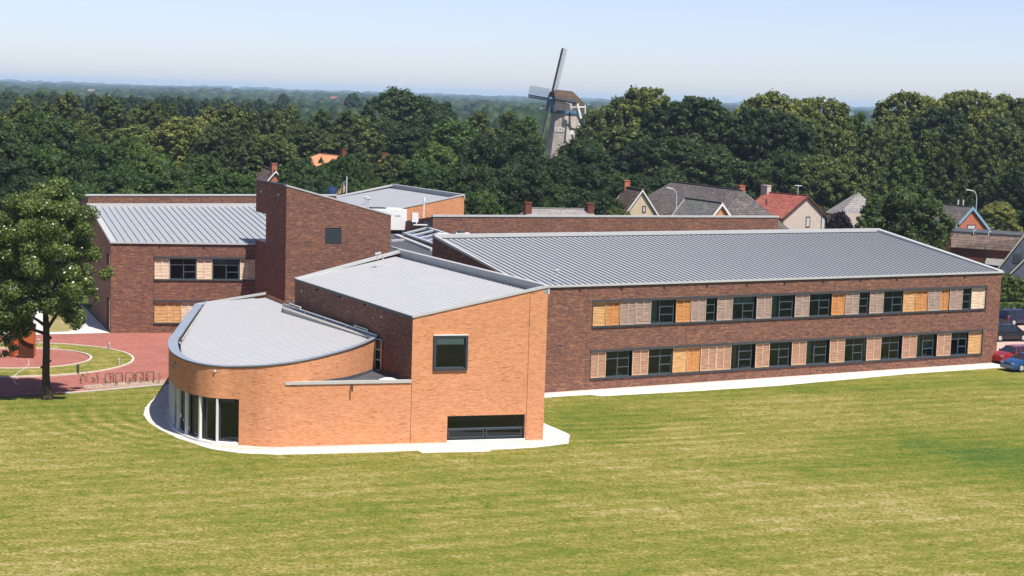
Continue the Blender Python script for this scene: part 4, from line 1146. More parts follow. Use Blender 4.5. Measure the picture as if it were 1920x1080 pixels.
mb = MB(); mb.obox(p - Vector((.1, 0, .62)), (1.2, .2, 0), (-.1, .3, 0), (0, 0, .08)); mb.obox(p + Vector((.1, .05, -.6)), (.08, 0, 0), (0, .08, 0), (0, 0, .3)); mb.build('shelf', WHITEP, cb)

# ------------------------------------------------------------------ rear wings
rr = thing('school_wing', 'rear brown brick wing with white coping showing above the long metal roof', 'building', V3(RRl, 0))
FR_ = Face(RRl, RRr); sdv = side * 14
mb = MB()
plain_wall(mb, RRl, RRr, 9.3, 9.3); plain_wall(mb, RRl + sdv, RRl, 7.3, 9.3); plain_wall(mb, RRr, RRr + sdv, 9.3, 7.3); plain_wall(mb, RRr + sdv, RRl + sdv, 7.3, 7.3)
mb.build('wall', BROWN, rr)
tray_roof(rr, V3(RRl, 9.22), V3(RRr, 9.22), V3(RRr + sdv, 7.25), V3(RRl + sdv, 7.25), 60)
mb = MB(); mb.obox(V3(RRl, 9.28) - FR_.u * .05 + FR_.n * .06, FR_.u * (FR_.len + .1), -FR_.n * .4, Vector((0, 0, .16))); mb.build('front_coping', COPING, rr)
joints(rr, FR_, [FR_.px(x, 425)[0] for x in (872, 998, 1100, 1183, 1290, 1392)], 5, [9.25] * 6)
s_, z_ = 0, 0
mb = MB(); FRe = Face(RRl + sdv, RRl); q = FRe.px(802, 424); FRe.box(mb, q[0] - .7, q[0] + .7, q[1] - .35, q[1] + .35, 0, .06); mb.build('louvre_window', FRAMEB, rr)

RLl, RLr = at(165, 367, 9.3), at(480, 367, 9.3)
dl_ = (RLr - RLl).normalized(); RLr = RLl + dl_ * 26; sdl = ls * 14
rl = thing('school_wing', 'rear brown brick wing showing as a strip behind the left ribbed roof', 'building', V3(RLl, 0))
FRL = Face(RLl, RLr)
mb = MB()
plain_wall(mb, RLl, RLr, 9.3, 9.3); plain_wall(mb, RLl + sdl, RLl, 7.3, 9.3); plain_wall(mb, RLr, RLr + sdl, 9.3, 7.3); plain_wall(mb, RLr + sdl, RLl + sdl, 7.3, 7.3)
mb.build('wall', BROWN, rl)
tray_roof(rl, V3(RLl, 9.22), V3(RLr, 9.22), V3(RLr + sdl, 7.25), V3(RLl + sdl, 7.25), 45)
mb = MB(); mb.obox(V3(RLl, 9.28) - dl_ * .25 + FRL.n * .06, dl_ * 26.3, -FRL.n * .4, Vector((0, 0, .16))); mb.build('front_coping', COPING, rl)
joints(rl, FRL, [FRL.px(x, 374)[0] for x in (189, 337)], 5, [9.25] * 2)

# rear orange block
ro = thing('school_hall_block', 'far orange brick block with a sloping grey metal roof behind the brown tower', 'building', V3(at(871, 365, 9.1), 0))
roFR = at(870.5, 366, 9.1); roBR = at(738, 346.5, 9.1)
Lr = 11.5
roFL = roFR - E1 * Lr; roBL = roBR - E1 * Lr
roFL.z = roBL.z = 9.1 - 0.216 * Lr
FRO = Face(roFL, roFR)
mb = MB()
mb.face([V3(roFL, 0), V3(roFR, 0), roFR, roFL]); plain_wall(mb, roFR, roBR, 9.1, 9.1); plain_wall(mb, roBR, roBL, 9.1, roBL.z); plain_wall(mb, roBL, roFL, roBL.z, roFL.z)
mb.build('wall', ORANGE, ro)
z_ = Vector((0, 0, -.42)); z1_ = Vector((0, 0, -.03))
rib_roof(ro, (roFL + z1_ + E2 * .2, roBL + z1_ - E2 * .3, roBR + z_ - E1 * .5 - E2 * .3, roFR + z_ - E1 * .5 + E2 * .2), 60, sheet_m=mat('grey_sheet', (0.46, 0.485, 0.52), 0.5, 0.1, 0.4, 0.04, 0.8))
mb = MB(); mb.beam(roFR + E1 * .1 + Vector((0, 0, .1)), roBR + E1 * .1 + Vector((0, 0, .1)), .4, .5, side=-E1); mb.build('high_verge_coping', COPING, ro)
mb = MB(); mb.beam(roBL + Vector((0, 0, .1)), roBR + Vector((0, 0, .1)), .5, .16, side=-E2); mb.build('rear_coping', COPING, ro)
mb = MB(); mb.beam(roFL + FRO.n * .06 + Vector((0, 0, .08)), roFR + FRO.n * .06 + Vector((0, 0, .1)), .36, .12, side=-FRO.n); mb.build('front_verge_coping', COPING, ro)
for x, y in ((686, 375), (691, 378)):
    p = at(x, y, 7.9); mb = MB(); mb.tube([p - Vector((0, 0, .5)), p + Vector((0, 0, .3))], .09, 8); mb.tube([p + Vector((-.25, 0, .3)), p + Vector((.25, 0, .35))], .14, 8); mb.build('roof_vent', COPING, ro)

# ------------------------------------------------------------------ plaza things
# rusty steel sculpture
sc0 = at(36, 671)
sc = thing('steel_sculpture', 'rusty orange steel drum sculpture with a quarter circle cut out, standing on the red ring', 'sculpture', sc0)
mb = MB(); rad = .95; n = 28; hN, hF = 2.2, 2.2
cS = sc0 + Vector((0, .9, 0))
def drum(t0, t1, z0, z1f, r_in=.06):
    k = 22
    for i in range(k):
        a, b = t0 + (t1 - t0) * i / k, t0 + (t1 - t0) * (i + 1) / k
        za, zb_ = z1f(i / k), z1f((i + 1) / k)
        P = lambda t, z, r: cS + Vector((r * math.cos(t), r * math.sin(t), z))
        for r in (rad, rad - r_in):
            q = [P(a, z0, r), P(b, z0, r), P(b, zb_, r), P(a, za, r)]
            mb.face(q if r == rad else q[::-1])
        mb.face([P(a, za, rad), P(b, zb_, rad), P(b, zb_, rad - r_in), P(a, za, rad - r_in)])
drum(R(165), R(245), 0, lambda t: 2.25)
mb.build('curved_plate', RUST, sc)
mb = MB(); drum(R(-75), R(165), 0, lambda t: 2.25); mb.build('drum_shell', RUST, sc)
mb = MB()
px0, px1 = at(33, 672, 0), at(64, 673, 0)
uu = (px1 - px0); uu.z = 0; L_ = uu.length; uu.normalize(); vv = Vector((-uu.y, uu.x, 0)) * .06
top, rr_ = 2.22, 1.12
arcp = [(L_ * .02 + (L_ * .98) * (1 - math.cos(t)), top - rr_ * math.sin(t)) for t in np.linspace(0, math.pi / 2, 14)]
base_ = px0 - Vector((0, .0, 0))
front = [base_ + uu * a + Vector((0, 0, z)) for a, z in arcp] + [base_ + uu * L_ + Vector((0, 0, top))]
mb.face(front); mb.face([p + vv for p in front][::-1])
for a, b in zip(front, front[1:] + front[:1]): mb.face([a, a + vv, b + vv, b])
mb.build('cut_plate', RUST, sc)
mb = MB(); mb.obox(px0 + vv * 3 + uu * .0, uu * (L_ - .08), vv, Vector((0, 0, top - .05))); mb.build('dark_inner_plate', mat('dark_rust', (.10, .035, .02), .9, 0, .1, .2, 3), sc)
# hose
hp = [at(x, y, .09) for x, y in ((52.5, 673), (54, 682), (50, 688), (38, 696), (30, 702), (26, 709), (27, 716), (32, 720), (38, 719.5))]
mb = MB(); mb.tube(smooth_curve(hp, 4), .022, 6); tag(mb.build('hose', WHITEP), 'thin white hose curling from the rusty sculpture over the shaded grass', 'hose')
# bollards
for i, (x, y, h_, lab) in enumerate(((146, 700.5, .62, 'dark bollard on the near edge of the ring lawn beside the tree shadow'), (205, 655, .48, 'pale bollard on the far curve of the ring kerb'),
                                    (223, 683, .42, 'short pale bollard inside the right end of the ring lawn'), (72, 646.5, .45, 'pale bollard on the far side of the ring just right of the sculpture'))):
    p = at(x, y, .05)
    t_ = thing('bollard', lab, 'bollard', p, 'bollards round the ring lawn')
    mb = MB(); mb.tube([p, p + Vector((0, 0, h_ - .08))], .085, 10); mb.build('post', STEEL if i == 0 else CONC, t_)
    mb = MB(); mb.tube([p + Vector((0, 0, h_ - .08)), p + Vector((0, 0, h_))], [.10, .09], 10); mb.build('cap', STEEL if i == 0 else GREYP, t_)
# bicycle stands
for i, (xa, xb, y) in enumerate(((197.5, 212.5, 721), (217, 229.5, 720), (235.5, 249.5, 719.5), (255, 268.5, 718.5), (273.6, 288, 717.5))):
    a, b = at(xa, y, 0), at(xb, y - 1, 0)
    word = ['leftmost', 'second from the left', 'middle', 'second from the right', 'rightmost'][i]
    t_ = thing('bicycle_stand', f'black tubular bicycle stand, {word} of the five beside the plaza edge', 'bike rack', (a + b) / 2, 'bicycle stands at the plaza edge')
    mb = MB(); h_ = .72; r_ = .08
    up = Vector((0, 0, 1)); d_ = (b - a).normalized()
    mb.tube([a, a + up * (h_ - r_), a + up * (h_ - .02) + d_ * .03, a + up * h_ + d_ * r_, b + up * h_ - d_ * r_, b + up * (h_ - .02) - d_ * .03, b + up * (h_ - r_), b], .026, 8)
    mb.build('hoop', STEEL, t_)
    for q in (a, b):
        mb = MB(); mb.tube([q + up * .01, q + up * .05], .13, 10); mb.build('foot', KERB, t_)

# ------------------------------------------------------------------ leaves
def leaf_mat(name, c0, c1, c2, trans=0.33, gloss=False):
    m_ = bpy.data.materials.new(name); m_.use_nodes = True
    n = m_.node_tree.nodes; l = m_.node_tree.links
    b = n['Principled BSDF']; b.inputs['Roughness'].default_value = 0.38 if gloss else 0.6; b.inputs['Specular IOR Level'].default_value = 0.6 if gloss else 0.25
    g = n.new('ShaderNodeNewGeometry'); oi = n.new('ShaderNodeObjectInfo')
    t = n.new('ShaderNodeTexNoise'); t.inputs['Scale'].default_value = 0.55; t.inputs['Detail'].default_value = 3
    l.new(g.outputs['Position'], t.inputs['Vector'])
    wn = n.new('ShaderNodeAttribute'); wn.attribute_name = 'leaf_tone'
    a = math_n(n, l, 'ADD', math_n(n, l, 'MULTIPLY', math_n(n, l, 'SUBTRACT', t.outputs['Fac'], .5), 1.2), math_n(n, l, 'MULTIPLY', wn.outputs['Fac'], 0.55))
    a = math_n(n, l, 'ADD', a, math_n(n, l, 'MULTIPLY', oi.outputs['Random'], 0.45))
    r = n.new('ShaderNodeValToRGB'); els = r.color_ramp.elements; els.new(0.5)
    for i, (p, c) in enumerate(((.1, c0), (.5, c1), (.95, c2))): els[i].position = p; els[i].color = (*c, 1)
    l.new(a, r.inputs[0]); l.new(r.outputs[0], b.inputs['Base Color'])
    tr = n.new('ShaderNodeBsdfTranslucent'); l.new(r.outputs[0], tr.inputs[0])
    mx = n.new('ShaderNodeMixShader'); mx.inputs[0].default_value = trans
    l.new(b.outputs[0], mx.inputs[1]); l.new(tr.outputs[0], mx.inputs[2]); l.new(mx.outputs[0], n['Material Output'].inputs[0])
    return m_
LF = {'dark': leaf_mat('dark_oak_leaves', (0.012, 0.028, 0.007), (0.038, 0.068, 0.015), (0.088, 0.130, 0.030)),
      'green': leaf_mat('green_leaves', (0.020, 0.046, 0.008), (0.062, 0.112, 0.018), (0.14, 0.20, 0.040)),
      'lime': leaf_mat('lime_tree_leaves', (0.028, 0.048, 0.011), (0.098, 0.130, 0.027), (0.22, 0.245, 0.060)),
      'yellow': leaf_mat('yellowish_leaves', (0.045, 0.065, 0.012), (0.140, 0.160, 0.030), (0.30, 0.29, 0.070)),
      'near': leaf_mat('maple_leaves', (0.055, 0.090, 0.014), (0.155, 0.215, 0.042), (0.40, 0.45, 0.15), .4, gloss=True),
      'purple': leaf_mat('purple_leaves', (0.012, 0.008, 0.010), (0.028, 0.012, 0.018), (0.05, 0.02, 0.03)),
      'hedge': leaf_mat('hedge_leaves', (0.040, 0.070, 0.010), (0.15, 0.175, 0.026), (0.36, 0.34, 0.07)),
      'far': leaf_mat('distant_leaves', (0.020, 0.040, 0.016), (0.040, 0.070, 0.024), (0.085, 0.11, 0.036))}
BARK = mat('bark', (0.075, 0.055, 0.042), 0.95, 0, 0.1, 0.35, 5, 0.6, 14)

def leaf_mesh(name, blobs, n, size, m_, seed=0, core=0.78, up=0.15, fill=0.35, zs=1.0):
    """leaf faces spread through the outer volume of many small clumps"""
    rg = np.random.default_rng(seed)
    bl = np.array([(*b[0], b[1], b[2] if len(b) > 2 else 0.85) for b in blobs], dtype=float)
    wgt = bl[:, 3] ** 2; wgt /= wgt.sum()
    idx = rg.choice(len(bl), n, p=wgt)
    d = rg.normal(size=(n, 3)); d /= np.linalg.norm(d, axis=1)[:, None]
    d[:, 2] = d[:, 2] * 0.9 + up; d /= np.linalg.norm(d, axis=1)[:, None]
    rr = 1 - fill * rg.random(n) ** 1.6 + rg.normal(size=n) * .05
    c = bl[idx, :3] + d * (bl[idx, 3] * rr)[:, None] * np.stack([np.ones(n), np.ones(n), bl[idx, 4] * zs], 1)
    nn = d + rg.normal(size=(n, 3)) * .55; nn /= np.linalg.norm(nn, axis=1)[:, None]
    ref = rg.normal(size=(n, 3))
    a = np.cross(nn, ref); a /= np.linalg.norm(a, axis=1)[:, None]
    b = np.cross(nn, a)
    s = size * (0.6 + 0.8 * rg.random(n))[:, None]
    zz = np.array([1, 1, zs]); a = a * zz; b = b * zz; nn = nn * zz
    v = np.stack([c - a * s * .5, c - b * s * .33, c + a * s * .5, c + b * s * .33], 1)
    v[:, 0] += nn * s * .12; v[:, 2] += nn * s * -.12
    v = v.reshape(-1, 3)
    tone = np.repeat(np.clip(rg.normal(.5, .27, n), 0, 1), 4)
    verts = [v]; faces = [np.arange(n * 4).reshape(-1, 4)]
    tones = [tone]
    # core lumps keep clumps from being hollow; dark tone paints the shade inside
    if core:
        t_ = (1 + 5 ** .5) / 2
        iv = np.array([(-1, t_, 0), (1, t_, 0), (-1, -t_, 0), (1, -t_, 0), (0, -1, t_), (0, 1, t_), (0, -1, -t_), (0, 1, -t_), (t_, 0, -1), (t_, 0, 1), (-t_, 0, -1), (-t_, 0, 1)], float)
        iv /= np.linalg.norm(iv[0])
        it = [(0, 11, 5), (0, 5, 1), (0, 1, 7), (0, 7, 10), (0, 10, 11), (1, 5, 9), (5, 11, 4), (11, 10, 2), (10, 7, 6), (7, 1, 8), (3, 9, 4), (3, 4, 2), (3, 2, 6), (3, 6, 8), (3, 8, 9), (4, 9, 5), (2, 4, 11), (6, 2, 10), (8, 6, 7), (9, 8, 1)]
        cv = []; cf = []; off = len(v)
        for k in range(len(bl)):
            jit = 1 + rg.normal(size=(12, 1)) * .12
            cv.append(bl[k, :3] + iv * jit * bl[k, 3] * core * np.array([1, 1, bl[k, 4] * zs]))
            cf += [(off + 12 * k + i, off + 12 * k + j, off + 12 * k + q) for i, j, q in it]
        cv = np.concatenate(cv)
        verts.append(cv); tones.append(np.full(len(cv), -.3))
    allv = np.concatenate(verts)
    me = bpy.data.meshes.new(name)
    nf4 = n; nf3 = len(cf) if core else 0
    me.vertices.add(len(allv)); me.vertices.foreach_set('co', allv.astype(np.float32).ravel())
    loops = faces[0].ravel()
    if core: loops = np.concatenate([loops, np.array(cf).ravel()])
    me.loops.add(len(loops)); me.loops.foreach_set('vertex_index', loops.astype(np.int32))
    st = np.arange(nf4) * 4
    tot = np.full(nf4, 4)
    if core:
        st = np.concatenate([st, nf4 * 4 + np.arange(nf3) * 3]); tot = np.concatenate([tot, np.full(nf3, 3)])
    me.polygons.add(len(st)); me.polygons.foreach_set('loop_start', st.astype(np.int32)); me.polygons.foreach_set('loop_total', tot.astype(np.int32))
    at_ = me.attributes.new('leaf_tone', 'FLOAT', 'POINT'); at_.data.foreach_set('value', np.concatenate(tones).astype(np.float32))
    me.materials.append(m_); me.update(calc_edges=True); me.validate()
    return me

def env_blobs(kind, rg):
    """clump centres for a crown of height 1 (z 0.08..1) and half width 0.5"""
    out = []
    if kind == 'round':
        n = 110
        for k in range(n):
            z = 1 - 1.85 * (k + .5) / n; t = k * 2.39996 + rg.normal(0, .12); q = math.sqrt(max(0, 1 - z * z))
            lump = 1 + .14 * math.sin(2.3 * t + rg.uniform(-.3, .3)) + rg.normal(0, .05)
            out.append(((.37 * q * math.cos(t) * lump, .37 * q * math.sin(t) * lump, .52 + .37 * z * (1 + rg.normal(0, .04))), rg.uniform(.07, .125), rg.uniform(.8, 1.1)))
        for k in range(14): out.append(((rg.normal(0, .09), rg.normal(0, .09), .22 + .045 * k), .28 - .012 * max(0, k - 7), 1.0))
        for k in range(12):
            t = rg.uniform(0, 2 * math.pi); out.append(((.30 * math.cos(t), .30 * math.sin(t), rg.uniform(.12, .3)), .12, .9))
    elif kind == 'lime':
        n = 110
        for k in range(n):
            z = .97 - .89 * ((k + .5) / n) ** .8; t = k * 2.39996 + rg.normal(0, .15)
            q = (.44 * min(1, (1.02 - z) / .55) ** .75) * (.75 if z < .15 else 1) * rg.uniform(.85, 1.06)
            out.append(((q * math.cos(t), q * math.sin(t), z - .03), rg.uniform(.06, .115) * (1.1 - .35 * z), rg.uniform(.75, 1.1)))
        for z, r in ((.2, .3), (.3, .32), (.38, .31), (.46, .29), (.55, .26), (.62, .22), (.7, .18), (.77, .15), (.84, .11), (.9, .08), (.95, .05)): out.append(((0, 0, z), r, 1.0))
    elif kind == 'dome':
        n = 150
        for k in range(n):
            z = 1 - 1.35 * (k + .5) / n; t = k * 2.39996 + rg.normal(0, .12); q = math.sqrt(max(0, 1 - z * z)) ** .8
            out.append(((.42 * q * math.cos(t), .42 * q * math.sin(t), .42 + .50 * z * (1 + rg.normal(0, .03))), rg.uniform(.05, .095), rg.uniform(.8, 1.1)))
        for k in range(14): 
            t = rg.uniform(0, 2 * math.pi); out.append(((.32 * math.cos(t), .32 * math.sin(t), rg.uniform(.1, .35)), .14, .9))
        for k in range(14): out.append(((rg.normal(0, .08), rg.normal(0, .08), .2 + .042 * k), .29 - .016 * max(0, k - 5), 1.0))
    elif kind == 'conifer':
        for k in range(50):
            z = rg.uniform(.05, .98); t = rg.uniform(0, 2 * math.pi); q = .42 * (1 - z) ** .8
            out.append(((q * math.cos(t), q * math.sin(t), z), .09 * (1.15 - z), .7))
        for z in (.15, .35, .55, .75): out.append(((0, 0, z), .36 * (1 - z), 1.2))
    return out

VAR = {}
def crown_variants(kind, leaf, nv, nl, size):
    key = (kind, leaf)
    if key not in VAR:
        VAR[key] = []
        for i in range(nv):
            rg = np.random.default_rng(hash((kind, i)) % 1000 if False else (len(kind) * 37 + i * 11 + len(leaf)))
            VAR[key].append(leaf_mesh('crown', env_blobs(kind, rg), nl, size, LF[leaf], seed=i * 7 + len(kind), zs=.60))
    return VAR[key]

tmb = MB()
tmb.tube([(0, 0, 0), (0.01, 0, .12), (-.01, .01, .35), (.02, 0, .6), (0, 0, .85)], [.030, .022, .018, .012, .004], 8)
for k in range(5):
    a = k * 1.3; tmb.tube([(0, 0, .25 + .08 * k), (.12 * math.cos(a), .12 * math.sin(a), .38 + .09 * k), (.24 * math.cos(a), .24 * math.sin(a), .46 + .09 * k)], [.011, .007, .003], 5)
TRUNK = tmb.mesh('trunk', BARK, True)
SPECIES = {('round', 'dark'): ('oak_tree', 'dark green oak'), ('round', 'green'): ('broadleaf_tree', 'mid green broad tree'), ('lime', 'lime'): ('lime_tree', 'olive pointed lime tree'), ('lime', 'yellow'): ('lime_tree', 'yellow tinged pointed lime tree'),
           ('dome', 'lime'): ('chestnut_tree', 'olive domed tree'), ('dome', 'yellow'): ('chestnut_tree', 'yellowish domed tree'), ('dome', 'dark'): ('beech_tree', 'dark domed beech'), ('round', 'far'): ('distant_tree', 'hazy dark tree'), ('dome', 'green'): ('broadleaf_tree', 'bright green domed tree'),
           ('round', 'yellow'): ('broadleaf_tree', 'yellow green round tree'), ('round', 'purple'): ('purple_tree', 'dark purple leaved tree'), ('conifer', 'dark'): ('conifer', 'slim dark conifer'), ('round', 'lime'): ('broadleaf_tree', 'olive round tree'), ('lime', 'dark'): ('lime_tree', 'dark pointed lime tree'), ('lime', 'green'): ('broadleaf_tree', 'green pointed tree')}
ntree = [0]
def tree(x, ytop, D, wpx, kind, leaf, label, group=None, nl=17000, size=.036):
    vs = crown_variants(kind, leaf, 4 if leaf in ('dark', 'lime', 'green') else 2, nl, size)
    name = SPECIES[(kind, leaf)][0]
    p = dist_at(x, D, max(ytop, 200)); H = zpx(x, ytop, D) * 1.01
    W = wpx * (1.28 if kind == 'dome' else 1.12 if kind == 'round' else 1.05) * D / F_PX / .98
    t_ = thing(name, label, 'tree', p, group)
    i = ntree[0]; ntree[0] += 1
    t_.rotation_euler = (0, 0, (i * 2.399) % 6.283)
    for nm, me in (('trunk', TRUNK), ('crown', vs[i % len(vs)])):
        o = bpy.data.objects.new(nm, me); COL.objects.link(o); o.parent = t_
        o.scale = (W, W, H)
    return t_
ORD = ['first', 'second', 'third', 'fourth', 'fifth', 'sixth', 'seventh', 'eighth', 'ninth', 'tenth', 'eleventh', 'twelfth', 'thirteenth', 'fourteenth', 'fifteenth', 'sixteenth', 'seventeenth', 'eighteenth', 'nineteenth', 'twentieth']
def tree_row(rows, where, group):
    """rows: (x, ytop, D, wpx, kind, leaf[, label])"""
    rows = sorted(rows, key=lambda r: r[0])
    cnt = {}
    for r in rows: cnt.setdefault((r[4], r[5]), []).append(r)
    for r in rows:
        k = (r[4], r[5]); lst = cnt[k]; i = lst.index(r)
        if len(r) > 6: lab = r[6]
        else:
            sp = SPECIES[k][1]
            if len(lst) == 1: lab = f'{sp}, the only one {where}'
            elif i == 0: lab = f'{sp}, leftmost {where}'
            elif i == len(lst) - 1: lab = f'{sp}, rightmost {where}'
            else: lab = f'{sp}, {ORD[i]} from left {where}'
        tree(*r[:6], lab, group)

# left of the picture, behind the left wing
tree_row([(-25, 225, 225, 190, 'round', 'dark'), (25, 232, 235, 120, 'round', 'dark'), (62, 200, 262, 130, 'round', 'green'), (112, 212, 255, 130, 'round', 'dark'), (85, 262, 215, 150, 'round', 'green'), (5, 285, 208, 150, 'round', 'dark'), (150, 288, 212, 120, 'round', 'dark'),
          (190, 262, 228, 120, 'dome', 'green'), (240, 245, 240, 110, 'round', 'green'), (222, 300, 208, 130, 'round', 'green'), (285, 272, 225, 110, 'round', 'green'), (330, 300, 215, 110, 'round', 'dark'), (300, 325, 205, 120, 'dome', 'green'),
          (385, 280, 240, 100, 'round', 'green'), (408, 322, 205, 120, 'dome', 'green'), (452, 318, 208, 100, 'dome', 'green'), (60, 320, 200, 140, 'round', 'dark'), (150, 335, 198, 110, 'round', 'green'), (238, 340, 198, 100, 'round', 'green'), (355, 342, 198, 100, 'dome', 'green')],
         'behind the left brown wing', 'broad trees close behind the left wing')
tree_row([(-15, 200, 330, 110, 'lime', 'lime'), (38, 180, 345, 105, 'lime', 'lime'), (88, 186, 340, 95, 'lime', 'lime'), (128, 170, 345, 110, 'lime', 'yellow'), (165, 232, 290, 90, 'lime', 'yellow'), (206, 177, 330, 135, 'lime', 'lime'), (258, 195, 350, 80, 'lime', 'lime'), (283, 187, 345, 100, 'lime', 'lime'),
          (318, 190, 350, 90, 'lime', 'lime'), (347, 212, 300, 120, 'dome', 'yellow'), (392, 197, 335, 95, 'lime', 'yellow'), (435, 190, 330, 125, 'lime', 'lime'), (470, 205, 320, 95, 'lime', 'lime'), (250, 230, 300, 110, 'dome', 'lime'), (415, 232, 290, 110, 'dome', 'lime')],
         'in the left hand tree row', 'lime trees in the row behind the left wing')
# centre
tree_row([(512, 200, 310, 110, 'lime', 'lime'), (503, 245, 275, 110, 'dome', 'lime'), (545, 194, 335, 90, 'lime', 'lime'), (602, 202, 330, 110, 'lime', 'lime'), (655, 203, 330, 110, 'lime', 'lime'), (580, 232, 300, 120, 'dome', 'lime'), (628, 245, 300, 120, 'dome', 'lime'),
          (680, 218, 340, 90, 'lime', 'lime'), (700, 238, 310, 110, 'lime', 'lime')], 'in the row behind the tower', 'lime trees in the row behind the tower')
tree_row([(745, 161, 385, 125, 'dome', 'dark', 'tallest dark tree of the centre, rising above the horizon left of the windmill'), (792, 172, 385, 100, 'round', 'dark'), (828, 181, 395, 75, 'round', 'dark', 'small very dark rounded tree on the horizon, right of the tallest centre tree'), (722, 215, 330, 110, 'round', 'dark'), (782, 222, 300, 140, 'round', 'dark'), (850, 213, 285, 150, 'round', 'green'),
          (900, 203, 330, 110, 'lime', 'lime'), (955, 205, 330, 100, 'lime', 'lime'), (990, 214, 330, 90, 'lime', 'green'), (915, 240, 255, 130, 'round', 'dark'), (968, 238, 252, 120, 'round', 'dark'), (820, 260, 250, 110, 'round', 'green'), (740, 285, 262, 80, 'dome', 'lime'), (783, 300, 232, 100, 'dome', 'green'),
          (835, 300, 224, 100, 'round', 'green'), (882, 292, 224, 120, 'round', 'dark'), (935, 300, 222, 110, 'round', 'dark'), (985, 285, 236, 110, 'round', 'dark'), (860, 340, 214, 70, 'dome', 'green'), (905, 345, 210, 90, 'round', 'green'), (1012, 318, 236, 90, 'round', 'green')],
         'between tower and windmill', 'trees between the tower and the windmill')
tree_row([(562, 292, 245, 90, 'round', 'green'), (622, 318, 246, 80, 'round', 'green'), (662, 292, 258, 70, 'round', 'dark'), (668, 330, 246, 60, 'round', 'green'), (690, 322, 258, 30, 'round', 'dark'), (585, 322, 240, 80, 'round', 'dark'), (535, 335, 232, 70, 'round', 'dark'), (692, 346, 246, 60, 'round', 'green'), (640, 338, 240, 70, 'round', 'dark'), (572, 284, 262, 60, 'round', 'dark'), (603, 287, 268, 22, 'round', 'green'), (625, 290, 266, 22, 'round', 'dark'), (637, 281, 261, 34, 'round', 'green'), (618, 293, 260, 22, 'round', 'green'), (655, 280, 255, 70, 'round', 'green'), (604, 300, 252, 56, 'round', 'green'), (632, 298, 258, 50, 'dome', 'green'), (684, 296, 254, 42, 'round', 'green'), (706, 330, 248, 36, 'dome', 'green')],
         'before the orange house', 'trees in front of the half hidden orange house')
# right of the windmill
tree_row([(1092, 248, 262, 130, 'round', 'dark', 'dark oak just right of the windmill body, partly covering it'), (1050, 282, 242, 120, 'round', 'dark'), (1100, 300, 240, 130, 'round', 'dark'), (1140, 312, 262, 110, 'round', 'dark'), (1060, 335, 238, 110, 'round', 'dark'), (1125, 350, 236, 90, 'round', 'dark'),
          (1128, 190, 335, 95, 'round', 'lime'), (1172, 176, 335, 110, 'dome', 'lime'), (1215, 156, 325, 120, 'dome', 'yellow', 'highest yellowish domed tree right of the windmill, against the sky'), (1170, 232, 292, 130, 'dome', 'lime'), (1258, 186, 305, 110, 'dome', 'dark'), (1310, 173, 298, 140, 'dome', 'dark'), (1215, 255, 278, 130, 'dome', 'dark'),
          (1275, 245, 275, 130, 'round', 'dark'), (1345, 188, 300, 110, 'round', 'dark'), (1335, 262, 272, 140, 'round', 'dark'), (1385, 205, 300, 90, 'dome', 'dark'), (1200, 318, 266, 100, 'round', 'dark'), (1255, 305, 264, 90, 'round', 'dark'), (1415, 290, 268, 110, 'round', 'dark')],
         'right of the windmill', 'tall trees right of the windmill')
tree_row([(1440, 166, 312, 130, 'dome', 'yellow', 'high yellow topped tree above the red roofed house'), (1420, 195, 295, 120, 'dome', 'dark'), (1470, 205, 288, 120, 'dome', 'dark'), (1500, 176, 322, 100, 'dome', 'yellow'), (1545, 178, 325, 110, 'dome', 'yellow'), (1582, 190, 325, 70, 'lime', 'green'), (1612, 208, 330, 70, 'lime', 'green'),
          (1530, 218, 292, 120, 'dome', 'lime'), (1575, 235, 285, 110, 'lime', 'lime'), (1530, 280, 268, 120, 'round', 'lime'), (1480, 270, 270, 120, 'round', 'dark'), (1578, 300, 262, 110, 'round', 'lime'), (1640, 225, 300, 100, 'lime', 'lime')],
         'above the red roofed house', 'tall trees above the red roofed house')
tree_row([(1692, 164, 332, 110, 'dome', 'yellow'), (1740, 176, 335, 90, 'dome', 'yellow'), (1790, 168, 338, 110, 'dome', 'yellow'), (1830, 162, 340, 120, 'dome', 'yellow'), (1875, 172, 342, 90, 'dome', 'yellow'), (1912, 180, 340, 100, 'dome', 'lime'), (1765, 195, 318, 120, 'dome', 'dark'), (1670, 215, 315, 90, 'dome', 'lime'),
          (1960, 175, 335, 120, 'dome', 'lime'), (1880, 215, 310, 110, 'dome', 'lime')], 'on the skyline at the far right', 'domed trees on the right skyline')
tree_row([(1662, 245, 288, 110, 'lime', 'lime'), (1742, 240, 282, 110, 'lime', 'lime'), (1818, 238, 282, 110, 'lime', 'lime'), (1890, 236, 282, 110, 'lime', 'lime'), (1950, 240, 282, 100, 'lime', 'lime'), (1700, 262, 275, 100, 'lime', 'green'), (1780, 262, 275, 100, 'lime', 'lime'), (1855, 262, 275, 100, 'lime', 'lime'),
          (1625, 285, 270, 100, 'lime', 'lime'), (1925, 300, 262, 110, 'round', 'dark'), (1870, 320, 268, 90, 'round', 'dark')], 'in the right hand tree row', 'lime trees in the right hand row')
tree(1712, 332, 193, 150, 'round', 'dark', 'big dark tree standing behind the far corner of the long metal roof')
tree(1640, 360, 214, 88, 'lime', 'green', 'light green pointed tree left of the big dark tree behind the long roof')
tree(1578, 387, 214, 58, 'round', 'purple', 'dark purple leaved tree beside the cream gable of the red roofed house')
tree(1874, 370, 259, 80, 'round', 'yellow', 'round yellow green tree between the two curved street lamps')
tree(1160, 382, 214, 80, 'round', 'yellow', 'low yellow green tree in front of the cream gabled house')
tree(1222, 350, 262, 40, 'round', 'green', 'small green tree between the cream gable and the large hipped roof')
tree(1848, 452, 200, 12, 'conifer', 'dark', 'slim little conifer in front of the brown tiled shed')

